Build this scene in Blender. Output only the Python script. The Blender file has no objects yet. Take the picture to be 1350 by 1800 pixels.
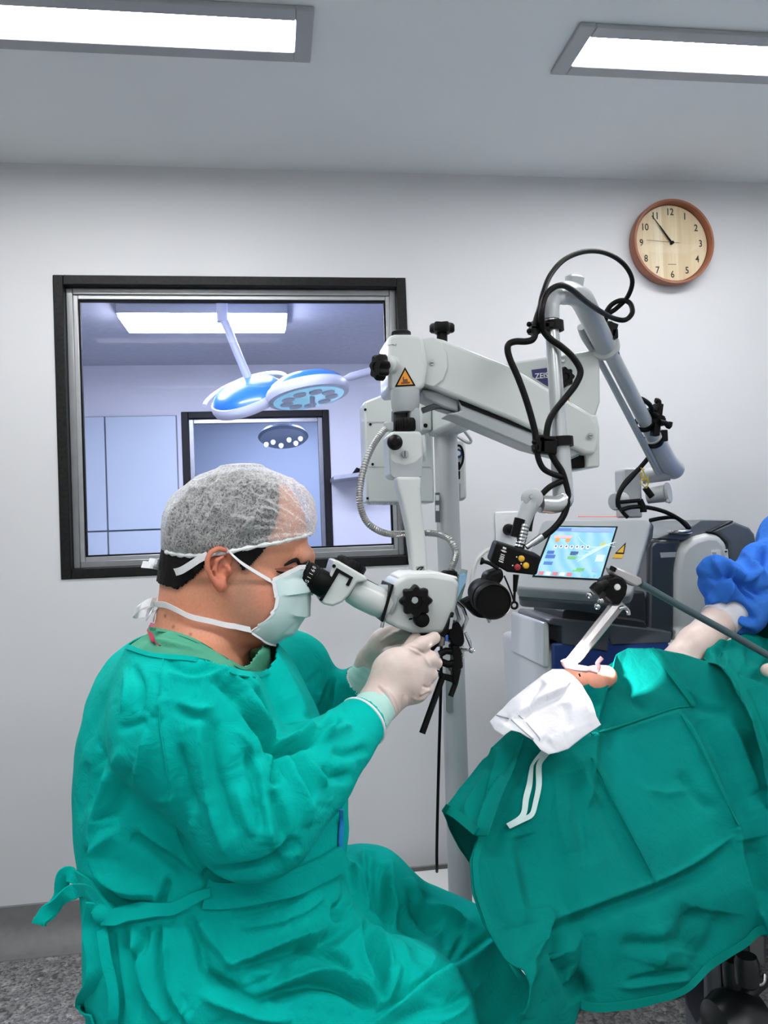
import bpy, bmesh, math, random
import numpy as np
from mathutils import Vector, Matrix
from mathutils.bvhtree import BVHTree

random.seed(7)
scene = bpy.context.scene
COL = scene.collection

# ------------------------------------------------------------------ camera
F, CX, CY, CAMZ = 1400.0, 675.0, 900.0, 1.327
YAW, PITCH, ROLL = math.radians(8.06), math.radians(1.15), math.radians(-2.08)
_f = Vector((math.sin(YAW) * math.cos(PITCH), math.cos(YAW) * math.cos(PITCH), math.sin(PITCH)))
_r = Vector((math.cos(YAW), -math.sin(YAW), 0))
_u = _r.cross(_f)
RT = math.cos(ROLL) * _r + math.sin(ROLL) * _u
UP = -math.sin(ROLL) * _r + math.cos(ROLL) * _u
FW = _f
CAM = Vector((0, 0, CAMZ))
cd = bpy.data.cameras.new('camera')
cd.sensor_fit = 'VERTICAL'; cd.sensor_height = 24.0; cd.lens = F / 1800.0 * 24.0
cd.clip_start = 0.05; cd.clip_end = 60
cam = bpy.data.objects.new('camera', cd); COL.objects.link(cam)
M = Matrix((RT, UP, -FW)).transposed().to_4x4(); M.translation = CAM
cam.matrix_world = M
scene.camera = cam

# ------------------------------------------------------------------ world, exposure
w = bpy.data.worlds.new('world'); scene.world = w; w.use_nodes = True
w.node_tree.nodes['Background'].inputs[0].default_value = (.75, .8, .9, 1)
w.node_tree.nodes['Background'].inputs[1].default_value = .1
cy = scene.cycles
cy.use_light_tree = False; cy.max_bounces = 5; cy.diffuse_bounces = 3; cy.glossy_bounces = 2; cy.transmission_bounces = 3; cy.transparent_max_bounces = 8; cy.caustics_reflective = False; cy.caustics_refractive = False
vs = scene.view_settings
vs.view_transform = 'Standard'; vs.look = 'None'; vs.gamma = 1.0; vs.use_curve_mapping = False
vs.exposure = .58
PANEL_E, PANEL2_E = 24.0, 33.0      # ceiling panels of this room and of the room behind the window

# ------------------------------------------------------------------ helpers
def ray(px, py):
    return RT * ((px - CX) / F) + UP * ((CY - py) / F) + FW
def at(px, py, Y):
    d = ray(px, py); return CAM + d * (Y / d.y)
def atz(px, py, z):
    d = ray(px, py); return CAM + d * ((z - CAMZ) / d.z)
def ppm(px, py, Y):
    return F / (at(px, py, Y) - CAM).dot(FW)
RTn, UPn, FWn, CAMn = (np.array(v, dtype=np.float64) for v in (RT, UP, FW, CAM))
def proj(V):
    q = V - CAMn; dpt = q @ FWn
    return CX + F * (q @ RTn) / dpt, CY - F * (q @ UPn) / dpt

def lin(c):
    c = c / 255.0
    return c / 12.92 if c <= .04045 else ((c + .055) / 1.055) ** 2.4
def rgb(c): return (lin(c[0]), lin(c[1]), lin(c[2]), 1)

MATS = {}
def mat(name, c, rough=.5, metal=0, noise=None, bump=None, spec=.5, emit=None, sheen=0, coat=0, sss=0, trans=0, alpha=None, c2=None):
    if name in MATS: return MATS[name]
    m = bpy.data.materials.new(name); m.use_nodes = True; MATS[name] = m
    nt = m.node_tree; N = nt.nodes; L = nt.links; b = N['Principled BSDF']
    b.inputs['Base Color'].default_value = rgb(c); b.inputs['Roughness'].default_value = rough
    b.inputs['Metallic'].default_value = metal; b.inputs['Specular IOR Level'].default_value = spec
    if coat: b.inputs['Coat Weight'].default_value = coat
    if sheen: b.inputs['Sheen Weight'].default_value = sheen; b.inputs['Sheen Roughness'].default_value = .4
    if sss:
        b.inputs['Subsurface Weight'].default_value = sss; b.inputs['Subsurface Radius'].default_value = (.012, .005, .003); b.inputs['Subsurface Scale'].default_value = .6
    if trans: b.inputs['Transmission Weight'].default_value = trans
    if alpha is not None: b.inputs['Alpha'].default_value = alpha
    if emit: b.inputs['Emission Color'].default_value = rgb(emit[0]); b.inputs['Emission Strength'].default_value = emit[1]
    tc = N.new('ShaderNodeTexCoord')
    sc_, am = noise or (30, .06)
    n = N.new('ShaderNodeTexNoise'); n.inputs['Scale'].default_value = sc_; n.inputs['Detail'].default_value = 4
    L.new(tc.outputs['Object'], n.inputs['Vector'])
    r = N.new('ShaderNodeValToRGB')
    a = rgb(c); k = rgb(c2) if c2 else None
    r.color_ramp.elements[0].position = .3; r.color_ramp.elements[1].position = .7
    r.color_ramp.elements[0].color = tuple(x * (1 - am) for x in a[:3]) + (1,)
    r.color_ramp.elements[1].color = k if k else tuple(min(1, x * (1 + am)) for x in a[:3]) + (1,)
    L.new(n.outputs['Fac'], r.inputs['Fac']); L.new(r.outputs['Color'], b.inputs['Base Color'])
    if bump:
        n2 = N.new('ShaderNodeTexNoise'); n2.inputs['Scale'].default_value = bump[0]; n2.inputs['Detail'].default_value = 6
        L.new(tc.outputs['Object'], n2.inputs['Vector'])
        bp = N.new('ShaderNodeBump'); bp.inputs['Strength'].default_value = bump[1]; bp.inputs['Distance'].default_value = bump[2] if len(bump) > 2 else .004
        L.new(n2.outputs['Fac'], bp.inputs['Height']); L.new(bp.outputs['Normal'], b.inputs['Normal'])
    return m

def link_mesh(name, me, m, parent=None):
    o = bpy.data.objects.new(name, me); COL.objects.link(o)
    if m is not None: me.materials.append(m)
    if parent is not None:
        o.parent = parent; o.matrix_parent_inverse = Matrix.Translation(-parent.location)
    return o
def tag(o, label, cat=None, group=None, kind=None):
    if label: o['label'] = label
    if cat: o['category'] = cat
    if group: o['group'] = group
    if kind: o['kind'] = kind
    return o
def thing(name, label, cat, loc=(0, 0, 0), group=None, kind=None):
    o = bpy.data.objects.new(name, None); COL.objects.link(o); o.location = loc; o.empty_display_size = .05
    return tag(o, label, cat, group, kind)
def smooth_mesh(me, ang=40):
    me.polygons.foreach_set('use_smooth', [True] * len(me.polygons))
    if ang < 180:
        me.set_sharp_from_angle(angle=math.radians(ang))

class MB:
    """collects simple shapes into one mesh"""
    def __init__(s): s.v = []; s.f = []
    def add(s, vs_, fs_):
        k = len(s.v); s.v += [tuple(v) for v in vs_]; s.f += [tuple(i + k for i in f) for f in fs_]; return s
    def box(s, c, size, rot=None):
        c = Vector(c); hx, hy, hz = (x / 2 for x in size); R = rot or Matrix.Identity(3)
        P = [c + R @ Vector((x * hx, y * hy, z * hz)) for x in (-1, 1) for y in (-1, 1) for z in (-1, 1)]
        return s.add(P, [(0, 1, 3, 2), (4, 6, 7, 5), (0, 4, 5, 1), (2, 3, 7, 6), (0, 2, 6, 4), (1, 5, 7, 3)])
    def bounds(s, a, b):
        return s.box([(a[i] + b[i]) / 2 for i in range(3)], [abs(b[i] - a[i]) for i in range(3)])
    def prism(s, pts, ext):
        """front polygon (3D points) pushed along ext"""
        n = len(pts); e = Vector(ext); P = [Vector(p) for p in pts]; Q = [p + e for p in P]
        return s.add(P + Q, [tuple(range(n))[::-1], tuple(range(n, 2 * n))] + [(i, (i + 1) % n, n + (i + 1) % n, n + i) for i in range(n)])
    def ring_loft(s, rings, caps=True, closed=False):
        n = len(rings[0]); k = len(rings); vs_ = [p for r in rings for p in r]; fs_ = []
        for j in range(k if closed else k - 1):
            a, b = j * n, ((j + 1) % k) * n
            for i in range(n): fs_.append((a + i, a + (i + 1) % n, b + (i + 1) % n, b + i))
        if caps and not closed: fs_ += [tuple(range(n))[::-1], tuple(range((k - 1) * n, k * n))]
        return s.add(vs_, fs_)
    def tube(s, path, r, n=12, caps=True, flat=1.0):
        P = [Vector(p) for p in path]; k = len(P)
        R = r if isinstance(r, (list, tuple)) else [r] * k
        t0 = (P[1] - P[0]).normalized()
        a = t0.orthogonal().normalized(); rings = []
        for i in range(k):
            t = ((P[min(i + 1, k - 1)] - P[i]).normalized() + (P[i] - P[max(i - 1, 0)]).normalized())
            t = t.normalized() if t.length > 1e-9 else t0
            a = (a - t * a.dot(t)); a = a.normalized() if a.length > 1e-9 else t.orthogonal().normalized()
            b = t.cross(a)
            rings.append([P[i] + (a * math.cos(2 * math.pi * j / n) + b * math.sin(2 * math.pi * j / n) * flat) * R[i] for j in range(n)])
        return s.ring_loft(rings, caps)
    def cyl(s, p, q, r, r2=None, n=24):
        return s.tube([p, q], [r, r if r2 is None else r2], n)
    def lathe(s, prof, o, ax, n=32, caps=True):
        """prof: list of (along axis, radius)"""
        o = Vector(o); ax = Vector(ax).normalized(); a = ax.orthogonal().normalized(); b = ax.cross(a)
        rings = [[o + ax * h + (a * math.cos(2 * math.pi * j / n) + b * math.sin(2 * math.pi * j / n)) * max(r, 1e-5) for j in range(n)] for h, r in prof]
        return s.ring_loft(rings, caps)
    def knob(s, o, ax, r, h, lobes=7, depth=.12, n=56):
        o = Vector(o); ax = Vector(ax).normalized(); a = ax.orthogonal().normalized(); b = ax.cross(a)
        def ring(z, k): return [o + ax * z + (a * math.cos(t) + b * math.sin(t)) * r * k * (1 - depth + depth * math.cos(lobes * t)) for t in [2 * math.pi * j / n for j in range(n)]]
        return s.ring_loft([ring(0, .88), ring(h * .15, 1), ring(h * .8, 1), ring(h, .88), ring(h * 1.02, .4), ring(h * .92, .36)])
    def ball(s, c, r, n=20, m=12):
        c = Vector(c); rr = r if isinstance(r, (tuple, list)) else (r, r, r)
        rings = []
        for i in range(1, m):
            th = math.pi * i / m
            rings.append([c + Vector((rr[0] * math.sin(th) * math.cos(2 * math.pi * j / n), rr[1] * math.sin(th) * math.sin(2 * math.pi * j / n), rr[2] * math.cos(th))) for j in range(n)])
        return s.ring_loft(rings)
    def ribbon(s, path, wv, th=.0012):
        """flat strip: centre points + half-width vectors, with thickness"""
        P = [Vector(p) for p in path]; k = len(P); W = wv if isinstance(wv, list) else [Vector(wv)] * k
        rings = []
        for i in range(k):
            t = (P[min(i + 1, k - 1)] - P[max(i - 1, 0)]).normalized(); wv_ = Vector(W[i]); nn = t.cross(wv_); nn = nn.normalized() * th / 2 if nn.length > 1e-9 else Vector((0, th / 2, 0))
            rings.append([P[i] - wv_ - nn, P[i] + wv_ - nn, P[i] + wv_ + nn, P[i] - wv_ + nn])
        return s.ring_loft(rings)
    def mesh(s, name):
        me = bpy.data.meshes.new(name); me.from_pydata(s.v, [], s.f)
        bm = bmesh.new(); bm.from_mesh(me); bmesh.ops.recalc_face_normals(bm, faces=bm.faces); bm.to_mesh(me); bm.free()
        return me
    def build(s, name, m, parent=None, bevel=0, ang=40, seg=2, sub=0, label=None):
        me = s.mesh(name); smooth_mesh(me, ang)
        o = link_mesh(name, me, m, parent)
        if bevel:
            b = o.modifiers.new('bevel', 'BEVEL'); b.width = bevel; b.segments = seg; b.limit_method = 'ANGLE'; b.angle_limit = math.radians(35); b.harden_normals = False
        if sub:
            d = o.modifiers.new('sub', 'SUBSURF'); d.levels = sub; d.render_levels = sub
        if label: o['label'] = label
        return o

def spline(pts, n=8):
    """Catmull-Rom through points (any dimension)"""
    P = [np.array(p, dtype=float) for p in pts]; out = []
    for i in range(len(P) - 1):
        p0, p1, p2, p3 = P[max(i - 1, 0)], P[i], P[i + 1], P[min(i + 2, len(P) - 1)]
        for j in range(n):
            t = j / n
            out.append(.5 * ((2 * p1) + (-p0 + p2) * t + (2 * p0 - 5 * p1 + 4 * p2 - p3) * t * t + (-p0 + 3 * p1 - 3 * p2 + p3) * t ** 3))
    out.append(P[-1]); return out
def pxpath(pts, Y=None, n=8):
    """pixel polyline [(px,py) or (px,py,Y)] -> smooth 3D path"""
    q = [(p[0], p[1], p[2] if len(p) > 2 else Y) for p in pts]
    return [at(*p) for p in (spline(q, n) if n else q)]
def poly(pts, Y):
    return [at(p[0], p[1], p[2] if len(p) > 2 else Y) for p in pts]

def text_mesh(body, size, bold=0, align='CENTER'):
    cu = bpy.data.curves.new('lettering', 'FONT'); cu.body = body; cu.size = size; cu.align_x = align; cu.align_y = 'CENTER'; cu.extrude = size * .01; cu.offset = bold; cu.resolution_u = 3
    o = bpy.data.objects.new('lettering', cu); COL.objects.link(o)
    dg = bpy.context.evaluated_depsgraph_get(); me = bpy.data.meshes.new_from_object(o.evaluated_get(dg))
    bpy.data.objects.remove(o); return me
def text(name, body, size, loc, xdir, ydir, m, parent, bold=0, sx=1.0):
    me = text_mesh(body, size, bold); x = Vector(xdir).normalized(); y = Vector(ydir).normalized(); z = x.cross(y)
    T = Matrix((x * sx, y, z)).transposed().to_4x4(); T.translation = Vector(loc)
    me.transform(T); me.materials.clear()
    return link_mesh(name, me, m, parent)

# ---- signed distance modelling
def smin(a, b, k):
    h = np.clip(.5 + .5 * (b - a) / k, 0, 1); return b * (1 - h) + a * h - k * h * (1 - h)
def d_cap(P, a, b, r1, r2, sy=1.0):
    a = np.array(a); b = np.array(b); ba = b - a; X, Y, Z = P
    t = np.clip(((X - a[0]) * ba[0] + (Y - a[1]) * ba[1] + (Z - a[2]) * ba[2]) / (ba @ ba), 0, 1)
    return np.sqrt((X - a[0] - t * ba[0]) ** 2 + ((Y - a[1] - t * ba[1]) / sy) ** 2 + (Z - a[2] - t * ba[2]) ** 2) - (r1 + (r2 - r1) * t)
def d_ell(P, c, r, R=None):
    X, Y, Z = P; dx, dy, dz = X - c[0], Y - c[1], Z - c[2]
    if R is not None:
        R = np.array(R); dx, dy, dz = (R[0, i] * dx + R[1, i] * dy + R[2, i] * dz for i in range(3))
    k = np.sqrt((dx / r[0]) ** 2 + (dy / r[1]) ** 2 + (dz / r[2]) ** 2)
    return (k - 1) * min(r)
def d_slices(P, rows, pw=2.0):
    """rows: (z, x_back, x_front, y_centre, half_width, split) horizontal slices"""
    X, Y, Z = P; rows = sorted(rows); z = np.array([r[0] for r in rows])
    g = lambda i: np.interp(Z, z, np.array([r[i] for r in rows]))
    xb, xf, yc, hw, sp = (g(i) for i in range(1, 6))
    cx = xb + (xf - xb) * sp
    a = np.where(X > cx, xf - cx, cx - xb)
    k = ((np.abs(X - cx) / a) ** pw + (np.abs(Y - yc) / hw) ** pw) ** (1 / pw)
    d = (k - 1) * np.minimum(np.minimum(a, hw), .5)
    return np.maximum(d, np.maximum(z[0] - Z, Z - z[-1]))
def sdf_mesh(fn, lo, hi, h):
    """naive surface nets"""
    ax = [np.arange(lo[i], hi[i] + h, h, dtype=np.float32) for i in range(3)]
    P = np.meshgrid(*ax, indexing='ij'); D = fn(P).astype(np.float32)
    n = D.shape; c = tuple(k - 1 for k in n)
    cor = [(i, j, k) for i in (0, 1) for j in (0, 1) for k in (0, 1)]
    sub = {q: D[q[0]:q[0] + c[0], q[1]:q[1] + c[1], q[2]:q[2] + c[2]] for q in cor}
    neg = sum((sub[q] < 0).astype(np.int8) for q in cor)
    act = (neg > 0) & (neg < 8); idx = np.argwhere(act)
    val = {q: sub[q][act] for q in cor}
    S = np.zeros((len(idx), 3)); C = np.zeros(len(idx))
    for q in cor:
        for a in range(3):
            if q[a] == 0:
                p = list(q); p[a] = 1; p = tuple(p); v0, v1 = val[q], val[p]; cr = (v0 < 0) != (v1 < 0)
                t = np.where(cr, v0 / np.where(cr, v0 - v1, 1), 0)
                pt = np.array(q, dtype=float)[None, :].repeat(len(idx), 0); pt[:, a] = t
                S += pt * cr[:, None]; C += cr
    V = (idx + S / C[:, None]) * h + np.array([a[0] for a in ax])
    ID = -np.ones(c, dtype=np.int64); ID[act] = np.arange(len(idx))
    faces = []
    s = D < 0
    for a in range(3):
        b1, b2 = (a + 1) % 3, (a + 2) % 3
        sl0 = [slice(None)] * 3; sl1 = [slice(None)] * 3; sl0[a] = slice(0, -1); sl1[a] = slice(1, None)
        e = np.argwhere(s[tuple(sl0)] != s[tuple(sl1)])
        ok = (e[:, b1] > 0) & (e[:, b2] > 0) & (e[:, b1] < c[b1]) & (e[:, b2] < c[b2]); e = e[ok]
        flip = ~s[tuple(e.T)]
        q = []
        for d1, d2 in ((-1, -1), (0, -1), (0, 0), (-1, 0)):
            k = e.copy(); k[:, b1] += d1; k[:, b2] += d2; q.append(ID[tuple(k.T)])
        q = np.stack(q, 1); q[flip] = q[flip][:, ::-1]; faces.append(q)
    return V, np.concatenate(faces)
def np_mesh(name, V, Fq):
    me = bpy.data.meshes.new(name)
    me.from_pydata([tuple(v) for v in V], [], Fq.tolist() if isinstance(Fq, np.ndarray) else Fq); return me
def smooth_verts(V, Fq, it=3, lam=.5):
    V = V.copy(); E = np.concatenate([Fq[:, [i, (i + 1) % Fq.shape[1]]] for i in range(Fq.shape[1])]); n = len(V)
    deg = np.bincount(E.ravel(), minlength=n).astype(float)
    for _ in range(it):
        A = np.stack([np.bincount(E[:, 0], V[E[:, 1], i], n) + np.bincount(E[:, 1], V[E[:, 0], i], n) for i in range(3)], 1) / np.maximum(deg, 1)[:, None]
        V += lam * (A - V)
    return V
def vnormals(V, Fq):
    n = np.cross(V[Fq[:, 2]] - V[Fq[:, 0]], V[Fq[:, 3]] - V[Fq[:, 1]]); N = np.zeros_like(V)
    for i in range(3):
        for j in range(4): N[:, i] += np.bincount(Fq[:, j], n[:, i], len(V))
    return N / np.maximum(np.linalg.norm(N, axis=1), 1e-12)[:, None]
def subdivide(V, Fq):
    """linear quad subdivision + light smoothing"""
    n = len(V); E = np.sort(np.concatenate([Fq[:, [i, (i + 1) % 4]] for i in range(4)]), 1)
    U, inv = np.unique(E[:, 0] * n + E[:, 1], return_inverse=True)
    em = (V[U // n] + V[U % n]) / 2; fc = V[Fq].mean(1); m = len(Fq)
    e = [n + inv[i * m:(i + 1) * m] for i in range(4)]; f = n + len(U) + np.arange(m)
    Q = np.concatenate([np.stack([Fq[:, i], e[i], f, e[i - 1]], 1) for i in range(4)])
    return np.concatenate([V, em, fc]), Q
def seg_dist(px, py, pts):
    """distance (pixels), signed side and run parameter of points to a polyline"""
    best = np.full(px.shape, 1e9); side = np.zeros(px.shape); run = np.zeros(px.shape)
    L = [0]
    for a, b in zip(pts[:-1], pts[1:]): L.append(L[-1] + math.hypot(b[0] - a[0], b[1] - a[1]))
    for i, (a, b) in enumerate(zip(pts[:-1], pts[1:])):
        dx, dy = b[0] - a[0], b[1] - a[1]; l2 = dx * dx + dy * dy + 1e-9
        t = np.clip(((px - a[0]) * dx + (py - a[1]) * dy) / l2, 0, 1)
        d = np.hypot(px - a[0] - t * dx, py - a[1] - t * dy); m = d < best
        best[m] = d[m]; side[m] = np.sign((px - a[0]) * dy - (py - a[1]) * dx)[m]; run[m] = ((L[i] + t * math.sqrt(l2)) / L[-1])[m]
    return best, side, run
def fold_strokes(V, N, strokes, front=True):
    """real cloth folds: ridges, valleys and overlaps pushed along the surface normal.
    stroke: (kind, amp metres, width px, [(px,py)...]); kind r ridge, v valley, s step (one side raised)"""
    px, py = proj(V); vd_ = V - CAMn; fc_ = -(vd_ * N).sum(1) / np.linalg.norm(vd_, axis=1); face = fc_ > 0; D = np.zeros(len(V)); att = np.clip(fc_ * 2.2 - .1, 0, 1)
    for kind, amp, wd, pts in strokes:
        p = [tuple(q) for q in spline(pts, 5)]
        x = [q[0] for q in p]; y = [q[1] for q in p]; R = wd * 4
        m = np.where((px > min(x) - R) & (px < max(x) + R) & (py > min(y) - R) & (py < max(y) + R) & face)[0]
        if not len(m): continue
        d, sd, t = seg_dist(px[m], py[m], p)
        env = np.clip(np.minimum(t, 1 - t) * 5, 0, 1) ** .6
        endf = np.where((t <= 0) | (t >= 1), np.exp(-(d / (wd * .7)) ** 2), 1)
        if kind == 'r': f = np.exp(-np.sqrt(d * d + 2.2) / wd * 1.25 + 1.48 / wd * 1.25) * (.25 + .75 * env)
        elif kind == 'v': f = -np.exp(-(d / wd) ** 2) * (.15 + .85 * env)
        else:
            f = np.where(sd > 0, np.exp(-(d / (wd * 2.2)) ** 1.5), -.5 * np.exp(-(d / wd) ** 2)) * env
            f = f * (1 - np.exp(-(d / 2.5) ** 2) * .5)
        D[m] += amp * f * endf
    return D * att

# ================================================================== the room
W = 2.781; CEIL = 2.593; WALLT = .15
XL, XR, YB = -2.6, 2.9, -2.4
WX0, WX1, WZ0, WZ1 = -.700, .502, 1.194, 2.216
m_wall = mat('wall paint', (216, 217, 220), .7, noise=(3, .015), bump=(220, .05, .001))
m_ceil = mat('ceiling paint', (238, 241, 243), .8, noise=(2, .015))
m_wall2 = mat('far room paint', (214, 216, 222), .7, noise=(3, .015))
m_black = mat('black plastic', (6, 6, 7), .5, noise=(60, .2), spec=.16)
m_rubber = mat('black rubber', (6, 6, 7), .6, noise=(80, .2), spec=.16)
m_alu = mat('anodised aluminium', (150, 152, 154), .35, .85, noise=(20, .06))
m_granite = mat('black window stone', (14, 14, 15), .5, noise=(90, .45), c2=(28, 28, 29), spec=.25)
def struct(name, mb, m, bevel=0, parent=None, label=None):
    o = mb.build(name, m, parent, bevel)
    if parent is None: o['kind'] = 'structure'
    if label: o['label'] = label
    return o
# floor: speckled terrazzo
m_floor = bpy.data.materials.new('speckled floor'); m_floor.use_nodes = True
nt = m_floor.node_tree; N = nt.nodes; L = nt.links; b = N['Principled BSDF']
tc = N.new('ShaderNodeTexCoord'); v = N.new('ShaderNodeTexVoronoi'); v.inputs['Scale'].default_value = 75; v.inputs['Randomness'].default_value = 1
n0 = N.new('ShaderNodeTexNoise'); n0.inputs['Scale'].default_value = 90; n0.inputs['Detail'].default_value = 5
mx = N.new('ShaderNodeMixRGB'); mx.blend_type = 'MIX'; mx.inputs[0].default_value = .04
L.new(tc.outputs['Object'], n0.inputs['Vector']); L.new(tc.outputs['Object'], mx.inputs[1]); L.new(n0.outputs['Color'], mx.inputs[2]); L.new(mx.outputs[0], v.inputs['Vector'])
r = N.new('ShaderNodeValToRGB'); r.color_ramp.interpolation = 'LINEAR'
for i, (p, c) in enumerate([(0, (84, 84, 86)), (.25, (130, 130, 132)), (.5, (150, 150, 152)), (.75, (116, 116, 118)), (1, (176, 176, 177))]):
    e = r.color_ramp.elements[i] if i < 2 else r.color_ramp.elements.new(p); e.position = p; e.color = rgb(c)
bw = N.new('ShaderNodeSeparateColor'); L.new(v.outputs['Color'], bw.inputs[0]); L.new(bw.outputs[0], r.inputs['Fac'])
ms = N.new('ShaderNodeMixRGB'); ms.blend_type = 'MULTIPLY'; ms.inputs[0].default_value = .7
rr = N.new('ShaderNodeValToRGB'); rr.color_ramp.elements[0].position = .40; rr.color_ramp.elements[0].color = (.25, .25, .25, 1); rr.color_ramp.elements[1].position = .52
L.new(n0.outputs['Fac'], rr.inputs['Fac']); L.new(r.outputs['Color'], ms.inputs[1]); L.new(rr.outputs['Color'], ms.inputs[2])
L.new(ms.outputs[0], b.inputs['Base Color']); b.inputs['Roughness'].default_value = .45
struct('floor', MB().bounds((XL - .2, YB - .2, -.1), (XR + .2, W + WALLT, 0)), m_floor)
struct('ceiling', MB().bounds((XL - .2, YB - .2, CEIL), (XR + .2, W + WALLT, CEIL + .1)), m_ceil)
m_wall_s = mat('bounce wall paint', (238, 239, 240), .7, noise=(3, .015))  # unseen walls, paler than the back wall to bounce light onto the ceiling
struct('wall_left', MB().bounds((XL - .15, YB - .15, 0), (XL, W + WALLT, CEIL)), m_wall_s)
struct('wall_right', MB().bounds((XR, YB - .15, 0), (XR + .15, W + WALLT, CEIL)), m_wall_s)
struct('wall_front', MB().bounds((XL, YB - .15, 0), (XR, YB, CEIL)), m_wall_s)
mb = MB()
mb.bounds((XL, W, 0), (WX0, W + WALLT, CEIL)); mb.bounds((WX1, W, 0), (XR, W + WALLT, CEIL))
mb.bounds((WX0, W, 0), (WX1, W + WALLT, WZ0)); mb.bounds((WX0, W, WZ1), (WX1, W + WALLT, CEIL))
struct('wall_back', mb, m_wall)
# coved skirting: floor sheet that curves up the wall
m_cove = mat('grey coved vinyl', (122, 122, 124), .5, noise=(40, .08))
mb = MB(); prof = [(0, .002), (.10, .002)] + [(.10 - .10 * math.cos(t * math.pi / 2) * 0 - .085 * (1 - math.cos(t * math.pi / 2)) * 0, 0) for t in ()]
prof = [(W - .085 + .08 * math.sin(t * math.pi / 16), .002 + .08 - .08 * math.cos(t * math.pi / 16)) for t in range(9)] + [(W - .005, .135), (W, .138), (W, .0), (W - .085, .0)]
mb.ring_loft([[(x, y, z) for y, z in prof] for x in (XL + .001, XR - .001)])
struct('baseboard_back', mb, m_cove)

# ---------------------------------------------------------------- window between the rooms
win = tag(thing('window_1', None, None, (0, W, WZ0)), 'wide black-edged window with aluminium frame looking into the next operating room', None, None, 'structure')
def frame_box(x0, x1, z0, z1, t, y0, y1, t2=None):
    m_ = MB(); t2 = t2 or t
    m_.bounds((x0, y0, z0), (x0 + t, y1, z1)); m_.bounds((x1 - t, y0, z0), (x1, y1, z1))
    m_.bounds((x0 + t, y0, z1 - t2), (x1 - t, y1, z1)); m_.bounds((x0 + t, y0, z0), (x1 - t, y1, z0 + t2)); return m_
frame_box(WX0 + .001, WX1 - .001, WZ0 + .001, WZ1 - .001, .033, W - .006, W + .148).build('reveal_lining', m_granite, win, .003, label='black stone lining of the window opening')
frame_box(WX0 + .034, WX1 - .034, WZ0 + .034, WZ1 - .034, .022, W + .03, W + .085).build('outer_frame', m_alu, win, .002)
frame_box(WX0 + .053, WX1 - .053, WZ0 + .053, WZ1 - .053, .018, W + .038, W + .075).build('sash_frame', mat('aluminium sash', (172, 174, 176), .35, .8), win, .002)
frame_box(WX0 + .0705, WX1 - .0705, WZ0 + .0705, WZ1 - .0705, .006, W + .042, W + .06).build('gasket', m_rubber, win)
def glass_mat(name, tint, gl=.07):
    m = bpy.data.materials.new(name); m.use_nodes = True; nt = m.node_tree; N = nt.nodes; L = nt.links
    for n in list(N): N.remove(n)
    o = N.new('ShaderNodeOutputMaterial'); t = N.new('ShaderNodeBsdfTransparent'); t.inputs[0].default_value = tint
    g = N.new('ShaderNodeBsdfGlossy'); g.inputs['Roughness'].default_value = .02; fr = N.new('ShaderNodeFresnel'); fr.inputs[0].default_value = 1.45
    mm = N.new('ShaderNodeMath'); mm.operation = 'MULTIPLY'; mm.inputs[1].default_value = gl / .04; L.new(fr.outputs[0], mm.inputs[0])
    mx = N.new('ShaderNodeMixShader'); L.new(mm.outputs[0], mx.inputs[0]); L.new(t.outputs[0], mx.inputs[1]); L.new(g.outputs[0], mx.inputs[2]); L.new(mx.outputs[0], o.inputs[0]); return m
m_pane = glass_mat('blue tinted window glass', (.87, .88, .985, 1), .002)
MB().bounds((WX0 + .07, W + .049, WZ0 + .07), (WX1 - .07, W + .051, WZ1 - .07)).build('pane', m_pane, win, label='slightly blue clear window pane')

# ---------------------------------------------------------------- ceiling light panels
def emit_mat(name, c, s):
    m = bpy.data.materials.new(name); m.use_nodes = True; nt = m.node_tree; N = nt.nodes
    b = N['Principled BSDF']; b.inputs['Base Color'].default_value = (.8, .8, .8, 1); b.inputs['Emission Color'].default_value = c; b.inputs['Emission Strength'].default_value = s
    n = N.new('ShaderNodeTexNoise'); n.inputs['Scale'].default_value = 1.5; r = N.new('ShaderNodeMapRange'); r.inputs[3].default_value = s * .95; r.inputs[4].default_value = s * 1.05
    nt.links.new(n.outputs['Fac'], r.inputs[0]); nt.links.new(r.outputs[0], b.inputs['Emission Strength']); return m
m_panel = emit_mat('lit panel diffuser', (1, .99, .985, 1), PANEL_E)
m_panelframe = mat('panel frame', (168, 171, 175), .4, noise=(10, .03))
def ceiling_panel(x0, x1, y0, y1, label):
    t = thing('ceiling_light', label, 'light', ((x0 + x1) / 2, (y0 + y1) / 2, CEIL), 'flush ceiling light panels')
    f = .045
    fr = MB()
    for a in (((x0, y0), (x0 + f, y1)), ((x1 - f, y0), (x1, y1)), ((x0 + f, y0), (x1 - f, y0 + f)), ((x0 + f, y1 - f), (x1 - f, y1))):
        fr.bounds((a[0][0], a[0][1], CEIL - .012), (a[1][0], a[1][1], CEIL - .0002))
    fr.build('frame', m_panelframe, t, .003)
    MB().bounds((x0 + f, y0 + f, CEIL - .008), (x1 - f, y1 - f, CEIL - .0005)).build('diffuser', m_panel, t)
    return t
pr = atz(550, 10, CEIL); pf = atz(548, 104, CEIL); ql = atz(1003, 37, CEIL); qf = atz(982, 125, CEIL)
y0p, y1p = pr.y, pf.y
xr1 = (pr.x + pf.x) / 2; xl2 = (ql.x + qf.x) / 2
ceiling_panel(xr1 - 1.25, xr1, y0p, y1p, 'long flush ceiling light panel above the window, leftmost')
ceiling_panel(xl2, xl2 + 1.25, ql.y, qf.y, 'long flush ceiling light panel above the wall clock, right side')
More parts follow.
